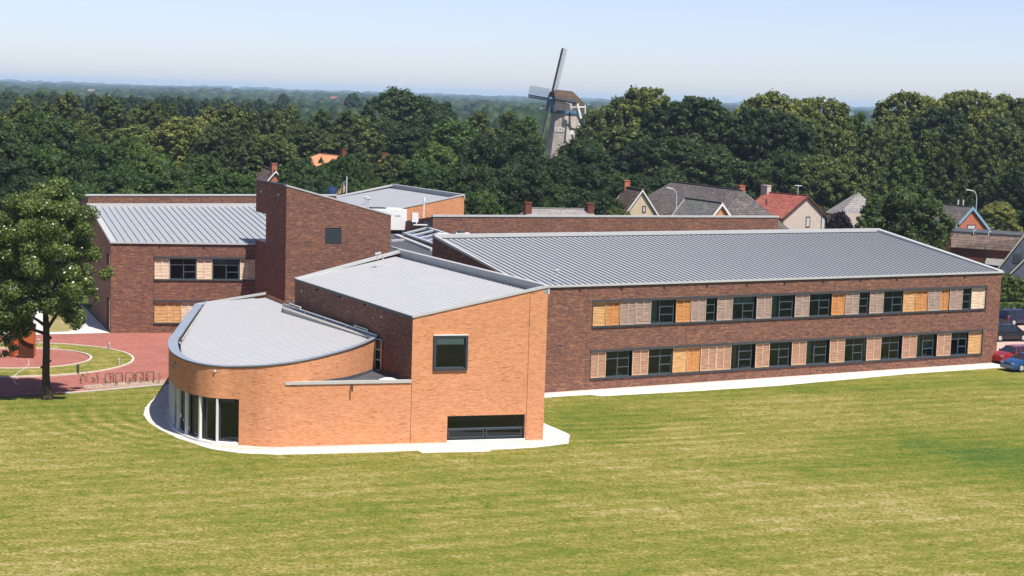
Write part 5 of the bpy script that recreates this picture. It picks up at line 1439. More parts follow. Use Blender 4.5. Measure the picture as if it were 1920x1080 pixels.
# far row and lone trees on the plain
rg = random.Random(5)
k = 0
for x in range(-20, 500, 24):
    tree(x + rg.uniform(-6, 6), 166 + x * .030 + rg.uniform(-2, 5), 560 + rg.uniform(-50, 80), 46, 'round', 'far', 'hazy dark tree in the far row between the pointed limes and the plain', 'far row of hazy trees', 7000)
for (x, y, D, wpx, lab) in ((532, 173, 1000, 30, 'lone hazy round tree on the plain, left of the other'), (662, 172, 950, 38, 'lone hazy tree on the plain just left of the tallest centre tree'), (520, 188, 620, 60, 'wide hazy tree behind the row of limes above the tower')):
    tree(x, y, D, wpx, 'round', 'far', lab)

# ------------------------------------------------------------------ distant country
def far_woods(name, specs, leaf, seed, cards=5):
    rg = np.random.default_rng(seed)
    V = []; Fc = []; T = []
    t_ = (1 + 5 ** .5) / 2
    iv = np.array([(-1, t_, 0), (1, t_, 0), (-1, -t_, 0), (1, -t_, 0), (0, -1, t_), (0, 1, t_), (0, -1, -t_), (0, 1, -t_), (t_, 0, -1), (t_, 0, 1), (-t_, 0, -1), (-t_, 0, 1)], float); iv /= np.linalg.norm(iv[0])
    it = np.array([(0, 11, 5), (0, 5, 1), (0, 1, 7), (0, 7, 10), (0, 10, 11), (1, 5, 9), (5, 11, 4), (11, 10, 2), (10, 7, 6), (7, 1, 8), (3, 9, 4), (3, 4, 2), (3, 2, 6), (3, 6, 8), (3, 8, 9), (4, 9, 5), (2, 4, 11), (6, 2, 10), (8, 6, 7), (9, 8, 1)])
    pts = np.array(specs)
    n = len(pts)
    sc_ = pts[:, 2:3]
    jit = 1 + rg.normal(size=(n, 12)) * .16
    vv = iv[None] * jit[:, :, None] * np.stack([pts[:, 2], pts[:, 2], pts[:, 3] / 2], 1)[:, None, :]
    vv += np.stack([pts[:, 0], pts[:, 1], pts[:, 3] / 2 * .95], 1)[:, None, :]
    ff = it[None] + (np.arange(n) * 12)[:, None, None]
    me = bpy.data.meshes.new(name)
    vv = vv.reshape(-1, 3); ff = ff.reshape(-1, 3)
    me.vertices.add(len(vv)); me.vertices.foreach_set('co', vv.astype(np.float32).ravel())
    me.loops.add(ff.size); me.loops.foreach_set('vertex_index', ff.ravel().astype(np.int32))
    me.polygons.add(len(ff)); me.polygons.foreach_set('loop_start', (np.arange(len(ff)) * 3).astype(np.int32)); me.polygons.foreach_set('loop_total', np.full(len(ff), 3, np.int32))
    a = me.attributes.new('leaf_tone', 'FLOAT', 'POINT'); a.data.foreach_set('value', np.repeat(rg.random(n), 12).astype(np.float32))
    me.materials.append(LF[leaf]); me.update(calc_edges=True)
    o = bpy.data.objects.new(name, me); COL.objects.link(o); o['kind'] = 'stuff'; o['label'] = 'far woods and hedgerows fading into blue haze on the plain'
    return o
rg = np.random.default_rng(3)
sp = []
def strip(D, depth, dens, w_, h_, holes=0.0, xr=(-.50, .44)):
    """band of trees across the view at distance D with gaps"""
    x = xr[0] * D * 1.0
    while x < xr[1] * D:
        seg = rg.uniform(.02, .10) * D
        if rg.random() > holes:
            nn = int(dens * seg * depth / (w_ * w_) )
            hh = h_ * rg.uniform(.75, 1.15); dd = D + rg.uniform(-.5, .5) * depth
            for _ in range(nn):
                sp.append((x + rg.random() * seg, dd + rg.random() * depth, w_ * rg.uniform(.5, 1.0), hh * rg.uniform(.7, 1.15)))
        x += seg
strip(640, 60, .30, 7, 14, .05); strip(760, 60, .25, 7, 13, .15, (-.36, .05)); strip(900, 80, .22, 8, 13, .3); strip(1150, 80, .22, 9, 13, .25); strip(1450, 90, .22, 10, 13, .35); strip(1750, 90, .2, 11, 13, .2)
strip(2200, 100, .22, 12, 13, .3); strip(2700, 100, .22, 14, 13, .2); strip(3300, 120, .25, 15, 14, .2); strip(4200, 150, .25, 18, 14, .15); strip(5200, 200, .25, 22, 15, .1); strip(6400, 200, .3, 26, 15, .1); strip(8000, 260, .3, 32, 17, .05); strip(9600, 260, .35, 40, 19, .0); strip(11200, 260, .4, 45, 22, 0)
far_woods('distant_woods', sp, 'far', 4)

# dark undergrowth that closes the view between trunks
bl = []
def under(x0, x1, D0, D1, n, h_):
    for _ in range(n):
        x = rg.uniform(x0, x1); D = rg.uniform(D0, D1); p = dist_at(x, D)
        r_ = rg.uniform(1.2, 2.4); bl.append(((p.x, p.y, rg.uniform(.3, h_)), r_, .9))
under(-60, 480, 196, 260, 150, 4); under(480, 720, 255, 300, 60, 3); under(720, 1130, 235, 300, 120, 4); under(1150, 1640, 262, 320, 150, 4); under(1580, 1960, 262, 320, 120, 4)
o = link('undergrowth', leaf_mesh('undergrowth', bl, 42000, .75, LF['dark'], seed=9, core=.8)); o['kind'] = 'stuff'; o['label'] = 'dense dark undergrowth beneath the trees behind the school'

# short tufts and straw standing proud of the lawn
rg = np.random.default_rng(12); n = 80000
xs_ = rg.uniform(-40, 48, n); ys_ = 70 + (rg.random(n) ** 1.25) * 62
def inside(px_, py_, poly):
    c = np.zeros(len(px_), bool); j = len(poly) - 1
    for i in range(len(poly)):
        xi, yi, xj, yj = poly[i][0], poly[i][1], poly[j][0], poly[j][1]
        if yi != yj:
            c ^= ((yi > py_) != (yj > py_)) & (px_ < (xj - xi) * (py_ - yi) / (yj - yi) + xi)
        j = i
    return c
vis = [at(-60, 1120), at(1980, 1120), at(1980, 696), at(1905, 696), at(1888, 690.5), at(1700, 703), at(1460, 725.5), at(1290, 736.5), at(1127, 745), at(1019, 748), at(1019, 795), at(1070, 816), at(1068, 834), at(1000, 842), at(925, 846), at(916, 849),
       at(790, 851.5), at(783, 847), at(600, 853), at(520, 855), at(450, 852), at(395, 844), at(335, 825), at(300, 808), at(280, 795), at(266, 780), at(269, 765), at(284, 749), at(306, 729), at(180, 737), at(90, 744), at(0, 748), at(-60, 752)]
k_ = inside(xs_, ys_, vis); xs_, ys_ = xs_[k_], ys_[k_]; n = len(xs_)
a_ = rg.uniform(0, 6.283, n); hh_ = rg.uniform(.01, .035, n); ww_ = rg.uniform(.02, .10, n)
v = np.zeros((n, 3, 3)); v[:, 0, 0] = xs_ - np.cos(a_) * ww_; v[:, 0, 1] = ys_ - np.sin(a_) * ww_; v[:, 1, 0] = xs_ + np.cos(a_) * ww_; v[:, 1, 1] = ys_ + np.sin(a_) * ww_
v[:, 2, 0] = xs_ + rg.normal(0, .05, n); v[:, 2, 1] = ys_ + rg.normal(0, .05, n); v[:, 2, 2] = hh_; v[:, :2, 2] = .004
me = bpy.data.meshes.new('grass_tufts'); me.vertices.add(n * 3); me.vertices.foreach_set('co', v.astype(np.float32).ravel())
me.loops.add(n * 3); me.loops.foreach_set('vertex_index', np.arange(n * 3, dtype=np.int32)); me.polygons.add(n); me.polygons.foreach_set('loop_start', np.arange(n, dtype=np.int32) * 3); me.polygons.foreach_set('loop_total', np.full(n, 3, np.int32))
tn = me.attributes.new('leaf_tone', 'FLOAT', 'POINT'); tn.data.foreach_set('value', np.repeat(rg.random(n), 3).astype(np.float32))
me.materials.append(leaf_mat('grass_blades', (0.085, 0.125, 0.022), (0.165, 0.16, 0.035), (0.34, 0.29, 0.12), .3)); me.update(calc_edges=True)
o = bpy.data.objects.new('grass_tufts', me); COL.objects.link(o); o['kind'] = 'stuff'; o['label'] = 'short green and straw coloured tufts all over the mown lawn'

# ------------------------------------------------------------------ windmill
WM = 425.0
wc = dist_at(1058, WM, 240)
mill = thing('windmill', 'old thatched windmill with lattice sails and white tail braces rising above the trees', 'windmill', wc)
THATCH = mat('weathered_thatch', (0.46, 0.39, 0.35), 0.95, 0, 0.1, 0.25, 1.3, 0.7, 9)
CAPM = mat('brown_thatch', (0.10, 0.070, 0.048), 0.95, 0, 0.1, 0.3, 1.5, 0.6, 8)
MBLUE = mat('mill_blue_paint', (0.09, 0.19, 0.33), 0.6)
MDARK = mat('dark_tarred_wood', (0.035, 0.035, 0.04), 0.8)
SAIL = mat('pale_sail_board', (0.30, 0.30, 0.29), 0.7)
mb = MB(); n = 8; rot0 = R(2.5)
prof = [(0, 5.4), (4, 4.7), (8, 4.1), (12, 3.55), (16.4, 3.05)]
for (z0, r0), (z1, r1) in zip(prof[:-1], prof[1:]):
    for k_ in range(n):
        a, b = rot0 + 2 * math.pi * k_ / n, rot0 + 2 * math.pi * (k_ + 1) / n
        P = lambda r, t, z: wc + Vector((r * math.cos(t), r * math.sin(t), z))
        mb.face([P(r0, a, z0), P(r0, b, z0), P(r1, b, z1), P(r1, a, z1)], 0)
mb.build('thatched_body', THATCH, mill)
mb = MB(); mb.tube([wc + Vector((0, 0, 16.35)), wc + Vector((0, 0, 17.1))], 3.45, 8); mb.build('curb_ring', MBLUE, mill)
# cap: shaft axis
psi = R(62); tilt = R(11)
ax = Vector((-math.sin(psi), -math.cos(psi), 0)); axs = Vector((ax.x * math.cos(tilt), ax.y * math.cos(tilt), math.sin(tilt)))
lat = Vector((-ax.y, ax.x, 0))
if lat.y > 0: lat = -lat
mb = MB()
cz = wc + Vector((0, 0, 17.0))
secs = [(3.6, 2.2, 4.3), (2.0, 2.9, 4.6), (-1.5, 3.2, 4.4), (-4.0, 2.3, 2.4), (-5.2, 1.0, .8)]
rings_ = []
for (q, hw, hh) in secs:
    c = cz + ax * q
    rings_.append([c + lat * (hw * math.cos(t)) + Vector((0, 0, hh * math.sin(t) ** .9 if math.sin(t) > 0 else 0)) for t in np.linspace(0, math.pi, 9)])
for r0, r1 in zip(rings_[:-1], rings_[1:]):
    for i in range(8): mb.face([r0[i], r0[i + 1], r1[i + 1], r1[i]])
mb.face(rings_[0]); mb.face(rings_[-1][::-1])
mb.build('thatched_cap', CAPM, mill, smooth=False)
mb = MB(); c = cz + ax * 3.62
mb.face([c - lat * 1.7, c + lat * 1.7, c + lat * 1.2 + Vector((0, 0, 2.9)), c - lat * 1.2 + Vector((0, 0, 2.9))]); mb.obox(c - lat * 2.2 - Vector((0, 0, .3)), lat * 4.4, ax * .35, Vector((0, 0, .5)))
mb.build('breast_boards', MBLUE, mill)
hub = cz + ax * 5.0 + Vector((0, 0, 2.4))
hs = dist_at(1035, hub.y, 187)
hub = Vector((hs.x, hub.y, zpx(1035, 187, hub.y)))
mb = MB(); mb.tube([hub - axs * 3.5, hub + axs * .8], .38, 10); mb.build('windshaft', MBLUE, mill)
upv = (Vector((0, 0, 1)) - axs * axs.z).normalized(); sidev_ = axs.cross(upv).normalized()
if sidev_.x > 0: sidev_ = -sidev_
def sail(vec, cross, length, off):
    so_ = MB(); o_ = hub + axs * off
    so_.obox(o_ - cross * .14 - axs * .1, vec * length, cross * .28, axs * .2)
    s_o = so_.build('sail', MDARK, mill)
    so_ = MB(); so_.obox(o_ + vec * 1.6 - cross * .62 - axs * .05, vec * (length - 1.8), cross * .44, axs * .06 - cross * .02); so_.build('leading_board', SAIL, s_o)
    so_ = MB(); W_ = 2.0
    for i in range(27):
        q = 1.8 + i * (length - 2.0) / 26
        so_.obox(o_ + vec * q + cross * .1, cross * W_ + axs * .12, vec * .05, axs * .05)
    for j in range(1, 5): so_.obox(o_ + vec * 1.8 + cross * (.1 + W_ * j / 4), vec * (length - 2.0), cross * .045, axs * .05)
    so_.build('sail_lattice', mat_lat, s_o, kind='stuff')
mat_lat = mat('lattice_wood', (0.20, 0.21, 0.23), 0.8)
rt = R(-4)
v1 = (upv * math.cos(rt) + sidev_ * math.sin(rt)); v2 = (sidev_ * math.cos(rt) - upv * math.sin(rt))
Ls = 11.6
sail(v1, -v2, Ls, .30); sail(-v1, v2, Ls, .30); sail(v2, v1, Ls, .0); sail(-v2, -v1, Ls, .0)
# tail braces
mb = MB()
def brace(p, q, t_): mb.tube([p, q], t_, 6)
tz0 = cz + Vector((0, 0, .6)); tl_ = cz - ax * 6.5
zt_ = Vector((0, 0, 1.0))
near = -lat if (-lat).y < 0 else lat
B1 = lambda x, y, D: Vector((dist_at(x, D, y).x, D, zpx(x, y, D)))
d_ = WM - 5
brace(B1(1069, 195, d_), B1(1071, 206, d_), .32); brace(B1(1082, 195, d_), B1(1089, 223, d_), .28); brace(B1(1097, 198, d_), B1(1097, 214, d_), .15)
brace(B1(1070, 202, d_), B1(1097, 202, d_), .17); brace(B1(1084, 232, d_), B1(1089, 238, d_), .2); brace(B1(1069, 196, d_), B1(1050, 190, WM - 2), .12)
mb.build('tail_braces', WHITEP, mill)
mb = MB(); brace(B1(1068, 212, WM - 4.0), B1(1068, 241, WM - 5.0), .22); brace(B1(1067, 240.5, WM - 5.2), B1(1082, 243, WM - 5.2), .18); mb.build('ladder_post', MDARK, mill)
mb = MB(); p = B1(1069, 252, WM - 5.6); mb.obox(p, Vector((.8, .1, 0)), Vector((0, .3, 0)), Vector((0, 0, .9))); mb.build('small_window', WHITEP, mill)
# year on the thatch
fc = bpy.data.curves.new('year', 'FONT'); fc.body = '1821'; fc.size = 1.35; fc.extrude = .03; fc.align_x = 'CENTER'; fc.offset = .03
tmp = bpy.data.objects.new('year_tmp', fc); COL.objects.link(tmp)
dg = bpy.context.evaluated_depsgraph_get(); me = bpy.data.meshes.new_from_object(tmp.evaluated_get(dg)); bpy.data.objects.remove(tmp)
me.materials.clear(); me.materials.append(WHITEP)
yo = bpy.data.objects.new('year_numbers', me); COL.objects.link(yo)
p = wc + Vector((math.cos(R(-110)), math.sin(R(-110)), 0)) * 3.36 + Vector((0, 0, zpx(1050, 247, WM - 3)))
yo.parent = mill; yo.matrix_basis = Matrix.Translation(p - wc) @ Matrix.Rotation(R(-20), 4, 'Z') @ Matrix.Rotation(R(83.5), 4, 'X')

# ------------------------------------------------------------------ houses
def tile_mat(name, cols, pitch=.34):
    m_ = brick_mat(name, cols, tuple(c * .45 for c in cols[0][1]), bw=.30, bh=pitch, streak=.45, mstr=.75, blot=.2, wav=(.5, 2.5))
    return m_
T_GREY = tile_mat('grey_brown_tiles', [(.1, (.085, .072, .07)), (.5, (.14, .12, .115)), (.9, (.21, .18, .17))])
T_BROWN = tile_mat('brown_tiles', [(.1, (.10, .07, .06)), (.5, (.16, .11, .095)), (.9, (.22, .16, .14))])
T_RED = tile_mat('red_tiles', [(.1, (.26, .075, .055)), (.5, (.36, .105, .08)), (.9, (.44, .17, .13))])
T_MOSS = tile_mat('pale_mossy_tiles', [(.1, (.14, .135, .13)), (.5, (.21, .205, .19)), (.9, (.30, .29, .27))])
T_PALE = tile_mat('pale_brown_tiles', [(.1, (.20, .14, .115)), (.5, (.30, .21, .17)), (.9, (.38, .28, .23))])
T_LIGHT = tile_mat('light_grey_tiles', [(.1, (.22, .20, .19)), (.5, (.30, .28, .27)), (.9, (.36, .34, .32))])

def house(name, label, r1, r2, zr, ze, w1_, w2_, wall_m, roof_m, verge_m=None, hip1=0.0, hip2=0.0, over=.35, chim=(), group=None, wins=(), cat='house', gable_verge=.22, pv=None, thick=.12):
    """r1, r2: photo points of the ridge ends; w1_/w2_: half widths towards / away from the camera"""
    A, B_ = at(r1[0], r1[1], zr), at(r2[0], r2[1], zr)
    t_ = thing(name, label, cat, V3((A + B_) / 2, 0), group)
    d_ = (B_ - A); d_.z = 0; d_.normalize()
    s_ = Vector((d_.y, -d_.x, 0))
    if s_.y > 0: s_ = -s_
    if pv is not None: s_ = pv
    zE = lambda w_: ze
    A0, B0 = V3(A, 0), V3(B_, 0)
    A0 -= d_ * 0; 
    wa, wb_ = A0 - d_ * hip1, B0 + d_ * hip2     # wall ends beyond ridge for hips
    w = MB()
    corners = [wa + s_ * w1_, wb_ + s_ * w1_, wb_ - s_ * w2_, wa - s_ * w2_]
    for i in range(4): plain_wall(w, corners[i], corners[(i + 1) % 4], ze, ze)
    slope = (zr - ze) / w1_
    for end, hp in ((A0, hip1), (B0, hip2)):
        if hp == 0: w.face([V3(end + s_ * w1_, ze), V3(end - s_ * w2_, ze), V3(end, zr - .05)])
    w.build('wall', wall_m, t_)
    r = MB()
    oz = slope * over
    def pl(p, q, n_, wd):
        # roof plane as a thin slab
        lo0, lo1 = p + n_ * (wd + over), q + n_ * (wd + over)
        zz = zr - (zr - ze) / wd * (wd + over)
        return V3(lo0, zz), V3(lo1, zz)
    e1 = over * .6 if hip1 == 0 else 0; e2 = over * .6 if hip2 == 0 else 0
    RA, RB = V3(A0 - d_ * e1, zr + .05), V3(B0 + d_ * e2, zr + .05)
    for n_, wd in ((s_, w1_), (-s_, w2_)):
        la, lb = pl(A0 - d_ * (e1 + hip1), B0 + d_ * (e2 + hip2), n_, wd)
        ln = ((RA - la).length)
        u0 = 0; u1 = (lb - la).length; off1 = hip1; off2 = hip2
        r.face([la, lb, RB, RA], 0, uv=[(0, 0), (u1, 0), (u1 - off2, ln), (off1, ln)])
        dn = Vector((0, 0, -thick))
        r.face([la, la + dn, lb + dn, lb], 1); r.face([RA + dn * 2, RB + dn * 2, lb + dn, la + dn], 1)
    for hp, en, sg in ((hip1, RA, -1), (hip2, RB, 1)):
        if hp:
            zz = zr - slope * (w1_ + over)
            c1 = V3(wa if sg < 0 else wb_, zz) + s_ * (w1_ + over); c2 = V3(wa if sg < 0 else wb_, zz) - s_ * (w2_ + over)
            wl = (c2 - c1).length; hl_ = (en - (c1 + c2) / 2).length
            r.face([c1, c2, en] if sg > 0 else [c2, c1, en], 0, uv=[(0, 0), (wl, 0), (wl / 2, hl_)])
    ro_ = r.build('roof', [roof_m, MDARK], t_)
    m_ = MB(); m_.obox(RA - s_ * .1, RB - RA, s_ * .2, Vector((0, 0, .1))); m_.build('ridge_tiles', roof_m, ro_)
    if verge_m:
        for en, hp, sg in ((RA, hip1, -1), (RB, hip2, 1)):
            if hp: continue
            for n_, wd in ((s_, w1_), (-s_, w2_)):
                lo = V3(V3(en, 0) + n_ * (wd + over), zr - (zr - ze) / wd * (wd + over) + .05)
                m_ = MB(); m_.obox(en + d_ * (sg * .02) - Vector((0, 0, gable_verge)), lo - en, d_ * (sg * .06), Vector((0, 0, gable_verge + .05))); m_.build('verge_board', verge_m, t_)
    for (f, off, cw_, ch, cm) in chim:
        p = A0.lerp(B0, f) + s_ * off
        m_ = MB(); m_.obox(V3(p, zr - 1.2) - d_ * cw_ / 2 - s_ * .35, d_ * cw_, s_ * .7, Vector((0, 0, 1.2 + ch))); m_.obox(V3(p, zr + ch) - d_ * (cw_ / 2 + .06) - s_ * .41, d_ * (cw_ + .12), s_ * .82, Vector((0, 0, .12)))
        co = m_.build('chimney', cm, ro_)
    fg = Face(B0 - s_ * w2_, B0 + s_ * w1_)
    if fg.n.dot(d_) < 0: fg = Face(B0 + s_ * w1_, B0 - s_ * w2_)
    for (x0, x1, y0, y1) in wins:
        a = fg.px(x0, y1); b = fg.px(x1, y0)
        sa, sb = min(a[0], b[0]), max(a[0], b[0])
        m_ = MB(); t2 = .09
        for q in ((sa, sb, a[1], a[1] + t2), (sa, sb, b[1] - t2, b[1]), (sa, sa + t2, a[1] + t2, b[1] - t2), (sb - t2, sb, a[1] + t2, b[1] - t2)): fg.box(m_, *q, 0.0, .07)
        wo = m_.build('window', mat_wf, t_)
        m_ = MB(); m_.face([fg.p(sa + t2, a[1] + t2, .03), fg.p(sb - t2, a[1] + t2, .03), fg.p(sb - t2, b[1] - t2, .03), fg.p(sa + t2, b[1] - t2, .03)]); m_.build('pane', mat_pane, wo)
    return t_, A, B_, d_, s_
mat_wf = mat('dark_brown_frame', (.06, .03, .02), .6)
mat_pane = mat('net_curtained_pane', (.55, .55, .58), .25, 0, .6)

# left: brown roof, red gable behind the tower
house('house', 'small house with a brown tiled roof and red brick gable peeping over the brown tower', (487, 311), (517, 321), 8.6, 5.6, 2.6, 2.6, REDB, T_BROWN, WHITEP, chim=((.9, .0, .8, .9, REDB),))
house('house', 'house hidden by leaves with two brick chimneys showing, left of the tower', (432, 308), (462, 312), 7.6, 4.8, 3, 3, REDB, T_BROWN, None, chim=((0.02, 0, .8, 1.0, REDB), (.9, 0, .8, 1.0, REDB)))
t_, A, B_, d_, s_ = house('house', 'orange brick house half hidden by the trees behind the flag', (600, 289), (645, 294), 10.6, 9.2, 4.2, 4, ORANGE, ORANGE, None, chim=((.97, 0, .8, 1.0, DARKB),), wins=())
fgf = Face(V3(A, 0) + s_ * 4.2, V3(B_, 0) + s_ * 4.2)
for x in (610, 635):
    s0_, z0_ = fgf.px(x, 318); m_ = MB(); fgf.box(m_, s0_ - .5, s0_ + .5, 4.6, 5.9, 0.01, .08); m_.build('window', WHITEP, t_)
tw2 = thing('brick_house_wing', 'tall orange brick gable standing among the leaves right of the flag', 'house', dist_at(703, 262))
mb = MB(); p = dist_at(703, 262); dx = (dist_at(722, 262) - p).length
mb.obox(p - Vector((2.0, 0, 0)), Vector((dx + 2.0, 0, 0)), Vector((0, 4, 0)), Vector((0, 0, zpx(703, 322, 262)))); mb.obox(p + Vector((.3, .01, 0)), Vector((dx - .3, 0, 0)), Vector((0, 3, 0)), Vector((0, 0, zpx(712, 300, 262)))); mb.build('wall', ORANGE, tw2)
mb = MB(); q = dist_at(714, 262); mb.obox(V3(q, zpx(714, 303, 262)), Vector((.8, 0, 0)), Vector((0, .8, 0)), Vector((0, 0, 1.3))); mb.build('chimney', DARKB, tw2)
mb = MB(); mb.obox(p + Vector((.5, -.05, zpx(712, 307, 262) - .2)), Vector((.9, 0, 0)), Vector((0, .05, 0)), Vector((0, 0, .5))); mb.build('window', WHITEP, tw2)

house('house', 'long low house with a grey roof between two brick chimneys behind the rear wing', (993, 391.5), (1104, 393), 8.3, 6.4, 3.4, 3.4, REDB, T_LIGHT, None, hip1=2.2, hip2=1.5, chim=((-.06, .6, .7, .62, DARKB), (1.0, .4, .7, .6, DARKB)))
house('house', 'cream gabled house with white verges and a small chimney behind the low yellow tree', (1174, 351), (1204, 356.5), 8.6, 4.4, 3.0, 3.0, TANB, T_BROWN, WHITEP, chim=((.0, 0, .9, .8, REDB),), wins=((1204, 1211, 386, 398),))
house('house', 'large house with a wide hipped grey brown roof in the middle of the roofs', (1259, 341.5), (1393, 358), 9.0, 3.6, 7.4, 6, DARKB, T_GREY, None, hip1=4.5, hip2=4.0, chim=((.90, -.8, .9, .5, REDB),))
t_, A, B_, d_, s_ = house('house', 'grey tiled house with white verges, dormer and orange gable in front of the hipped roof', (1287, 372), (1353, 381), 7.8, 3.6, 3.4, 3.4, ORANGE, T_MOSS, WHITEP, gable_verge=.35)
p = at(1292, 406, 5.0)
mb = MB(); mb.obox(p + Vector((-.9, 0, 0)), d_ * 1.9, s_ * -1.6, Vector((0, 0, .85))); dm = mb.build('dormer', WHITEP, t_)
mb = MB(); mb.obox(p + Vector((-.8, 0, .1)) + s_ * .02, d_ * .8, s_ * .03, Vector((0, 0, .6))); mb.build('pane', mat('blue_pane', (.08, .16, .22), .2), dm)
t_, A, B_, d_, s_ = house('house', 'red tiled house with a cream gable and two windows at the right', (1437, 361), (1513, 368), 7.9, 5.2, 3.9, 3.5, CREAM, T_RED, mat('dark_verge', (.12, .04, .03), .7), chim=((.0, .1, 1.3, .9, CREAM),), wins=((1510, 1519, 406, 426), (1538.5, 1547.5, 406, 430)))
p = at(1480, 380, 6.75); mb = MB(); 
sl_ = (-s_ * 1.0 + Vector((0, 0, (7.9 - 5.2) / 3.9))).normalized()
mb.obox(p - d_ * .35 - sl_ * .5 + Vector((0, 0, .05)), d_ * .75, sl_ * 1.0, Vector((0, 0, .1))); rw = mb.build('roof_window', WHITEP, t_)
mb = MB(); mb.obox(p - d_ * .22 - sl_ * .36 + Vector((0, 0, .16)), d_ * .5, sl_ * .72, Vector((0, 0, .02))); mb.build('pane', STEEL, rw)
for (x, y) in ((1437, 380), (1494, 376)):
    p = at(x, y, 6.9); mb = MB(); mb.tube([p - Vector((0, 0, .3)), p + Vector((0, 0, .45))], .1, 6); mb.build('vent_pipe', STEEL, t_)
mb = MB(); p = V3(A.lerp(B_, .78), 7.9); mb.tube([p, p + Vector((0, 0, 1.4))], .04, 6); mb.tube([p + Vector((-.5, 0, 1.3)), p + Vector((.5, 0, 1.3))], .05, 6); mb.build('television_aerial', WHITEP, t_)
house('house', 'small white walled house squeezed behind the left end of the red roof', (1352, 392), (1372, 394), 5.4, 4.0, 2.2, 2.0, WHITEP, T_GREY, None)
house('house', 'brown roofed house among the dark trees left of the red roofed chimney', (1392, 335), (1420, 338), 8.0, 4.5, 4, 4, WHITEP, T_BROWN, None)
house('house', 'grey pyramid roofed house behind the purple tree', (1606, 362), (1609, 362.5), 9.0, 6.6, 2.9, 2.9, CREAM, T_LIGHT, None, hip1=2.4, hip2=2.4)
t_, A, B_, d_, s_ = house('house', 'house with an orange gable edged in blue boards and a dark tiled roof', (1752, 382), (1822, 388.5), 6.9, 4.0, 3.3, 3.3, REDB, T_GREY, mat('light_blue_verge', (.22, .36, .52), .6), gable_verge=.4, wins=((1813, 1829, 421, 430),))
for x, y in ((1796, 377), (1805.5, 378), ):
    p = at(x, 386, 6.8); mb = MB(); mb.tube([p, p + Vector((0, 0, .85))], .12, 8); mb.build('flue', GREYP, t_)
# low shed with flat roof and tiled skirt
sh = thing('tiled_shed', 'low shed with dark flat roof, brown tiled skirt and red brick wall near the cars', 'shed', at(1850, 470, 2.4))
a0, a1, = at(1783, 434, 5.2), at(1935, 444, 5.2)
b0, b1 = at(1783, 464, 3.3), at(1935, 474, 3.3)
c0, c1 = at(1783, 425, 4.0), at(1935, 434, 4.0)
mb = MB(); mb.face([b0, b1, a1, a0], 0, uv=[(0, 0), ((b1 - b0).length, 0), ((b1 - b0).length, (a0 - b0).length), (0, (a0 - b0).length)]); mb.build('tiled_skirt', T_PALE, sh)
mb = MB(); bk_ = Vector((2, 8, 0)); mb.face([a0 + Vector((0, 0, .05)), a1 + Vector((0, 0, .05)), a1 + bk_, a0 + bk_]); mb.obox(a0 - Vector((0, .1, .1)), a1 - a0, Vector((0, .2, 0)), Vector((0, 0, .2)), 0); mb.build('flat_roof', FELT, sh)
mb = MB(); ins = Vector((0, .3, 0)); mb.face([V3(b0 + ins, 0), V3(b1 + ins, 0), b1 + ins, b0 + ins]); mb.face([V3(b0 + ins, 0), b0 + ins, a0 + bk_, V3(a0 + bk_, 0)]); mb.face([V3(b1 + ins, 0), V3(a1 + bk_, 0), a1 + bk_, b1 + ins]); mb.face([V3(a0 + bk_, 0), a0 + bk_, a1 + bk_, V3(a1 + bk_, 0)]); mb.build('wall', DARKB, sh)
for x, y in ((1825, 440), (1853, 443)):
    p = at(x, y, 5.0); mb = MB(); mb.tube([p, p + Vector((0, 0, .5)), p + Vector((.3, 0, .55))], .07, 6); mb.build('roof_vent', GREYP, sh)
# dark gabled house at the right edge
gh = thing('house', 'dark slate clad house with a steep gable cut by the right edge', 'house', dist_at(1900, 200))
SLATE = mat('dark_slate_cladding', (.085, .10, .13), .8, 0, .2, .2, 2)
Dg = 200.0
g0_, g1_, gA = B1(1862, 512, Dg), B1(2040, 512, Dg), B1(1951, 398, Dg)
mb = MB(); mb.face([V3(g0_, 0), V3(g1_, 0), g1_, gA, g0_]); mb.build('gable_wall', SLATE, gh)
mb = MB()
for e_ in (g0_, g1_):
    mb.face([e_ + Vector((0, -.3, 0)), gA + Vector((0, -.3, .1)), gA + Vector((7, 7, .1)), e_ + Vector((7, 7, 0))])
    mb.face([V3(e_, 0), e_, e_ + Vector((7, 7, 0)), V3(e_, 0) + Vector((7, 7, 0))])
mb.build('roof', T_GREY, gh)
CREAMV = mat('cream_verge', (.42, .40, .33), .7)
for e_ in (g0_, g1_):
    mb = MB(); mb.obox(gA + Vector((0, -.38, -.12)), e_ - gA, Vector((0, .08, 0)), Vector((0, 0, .24))); mb.build('verge_board', CREAMV, gh)
s0_ = B1(1893, 512, Dg - 3); s1_ = B1(1958, 512, Dg - 3); sA = B1(1925, 480, Dg - 3)
mb = MB(); mb.face([V3(s0_, 0), V3(s1_, 0), s1_, sA, s0_]); 
mb.build('porch_gable', SLATE, gh)
mb = MB()
for e_ in (s0_, s1_): mb.face([e_ + Vector((0, -.2, 0)), sA + Vector((0, -.2, .08)), sA + Vector((2, 2.8, .08)), e_ + Vector((2, 2.8, 0))])
mb.build('porch_roof', T_BROWN, gh)
for e_ in (s0_, s1_):
    mb = MB(); mb.obox(sA + Vector((0, -.28, -.08)), e_ - sA, Vector((0, .07, 0)), Vector((0, 0, .18))); mb.build('verge_board', CREAMV, gh)
mb = MB(); p = B1(1899, 492, Dg - .05); mb.obox(p, Vector((.9, 0, 0)), Vector((0, .04, 0)), Vector((0, 0, 1.0))); mb.build('window', STEEL, gh)
mb = MB(); p0, p1, p2, p3 = at(1845, 496, 2.2), at(1875, 500, 2.2), at(1895, 487, 2.2), at(1850, 485, 2.2); 
gar = thing('garage', 'low garage with a flat grey roof beside the dark gabled house', 'garage', V3(p0, 0))
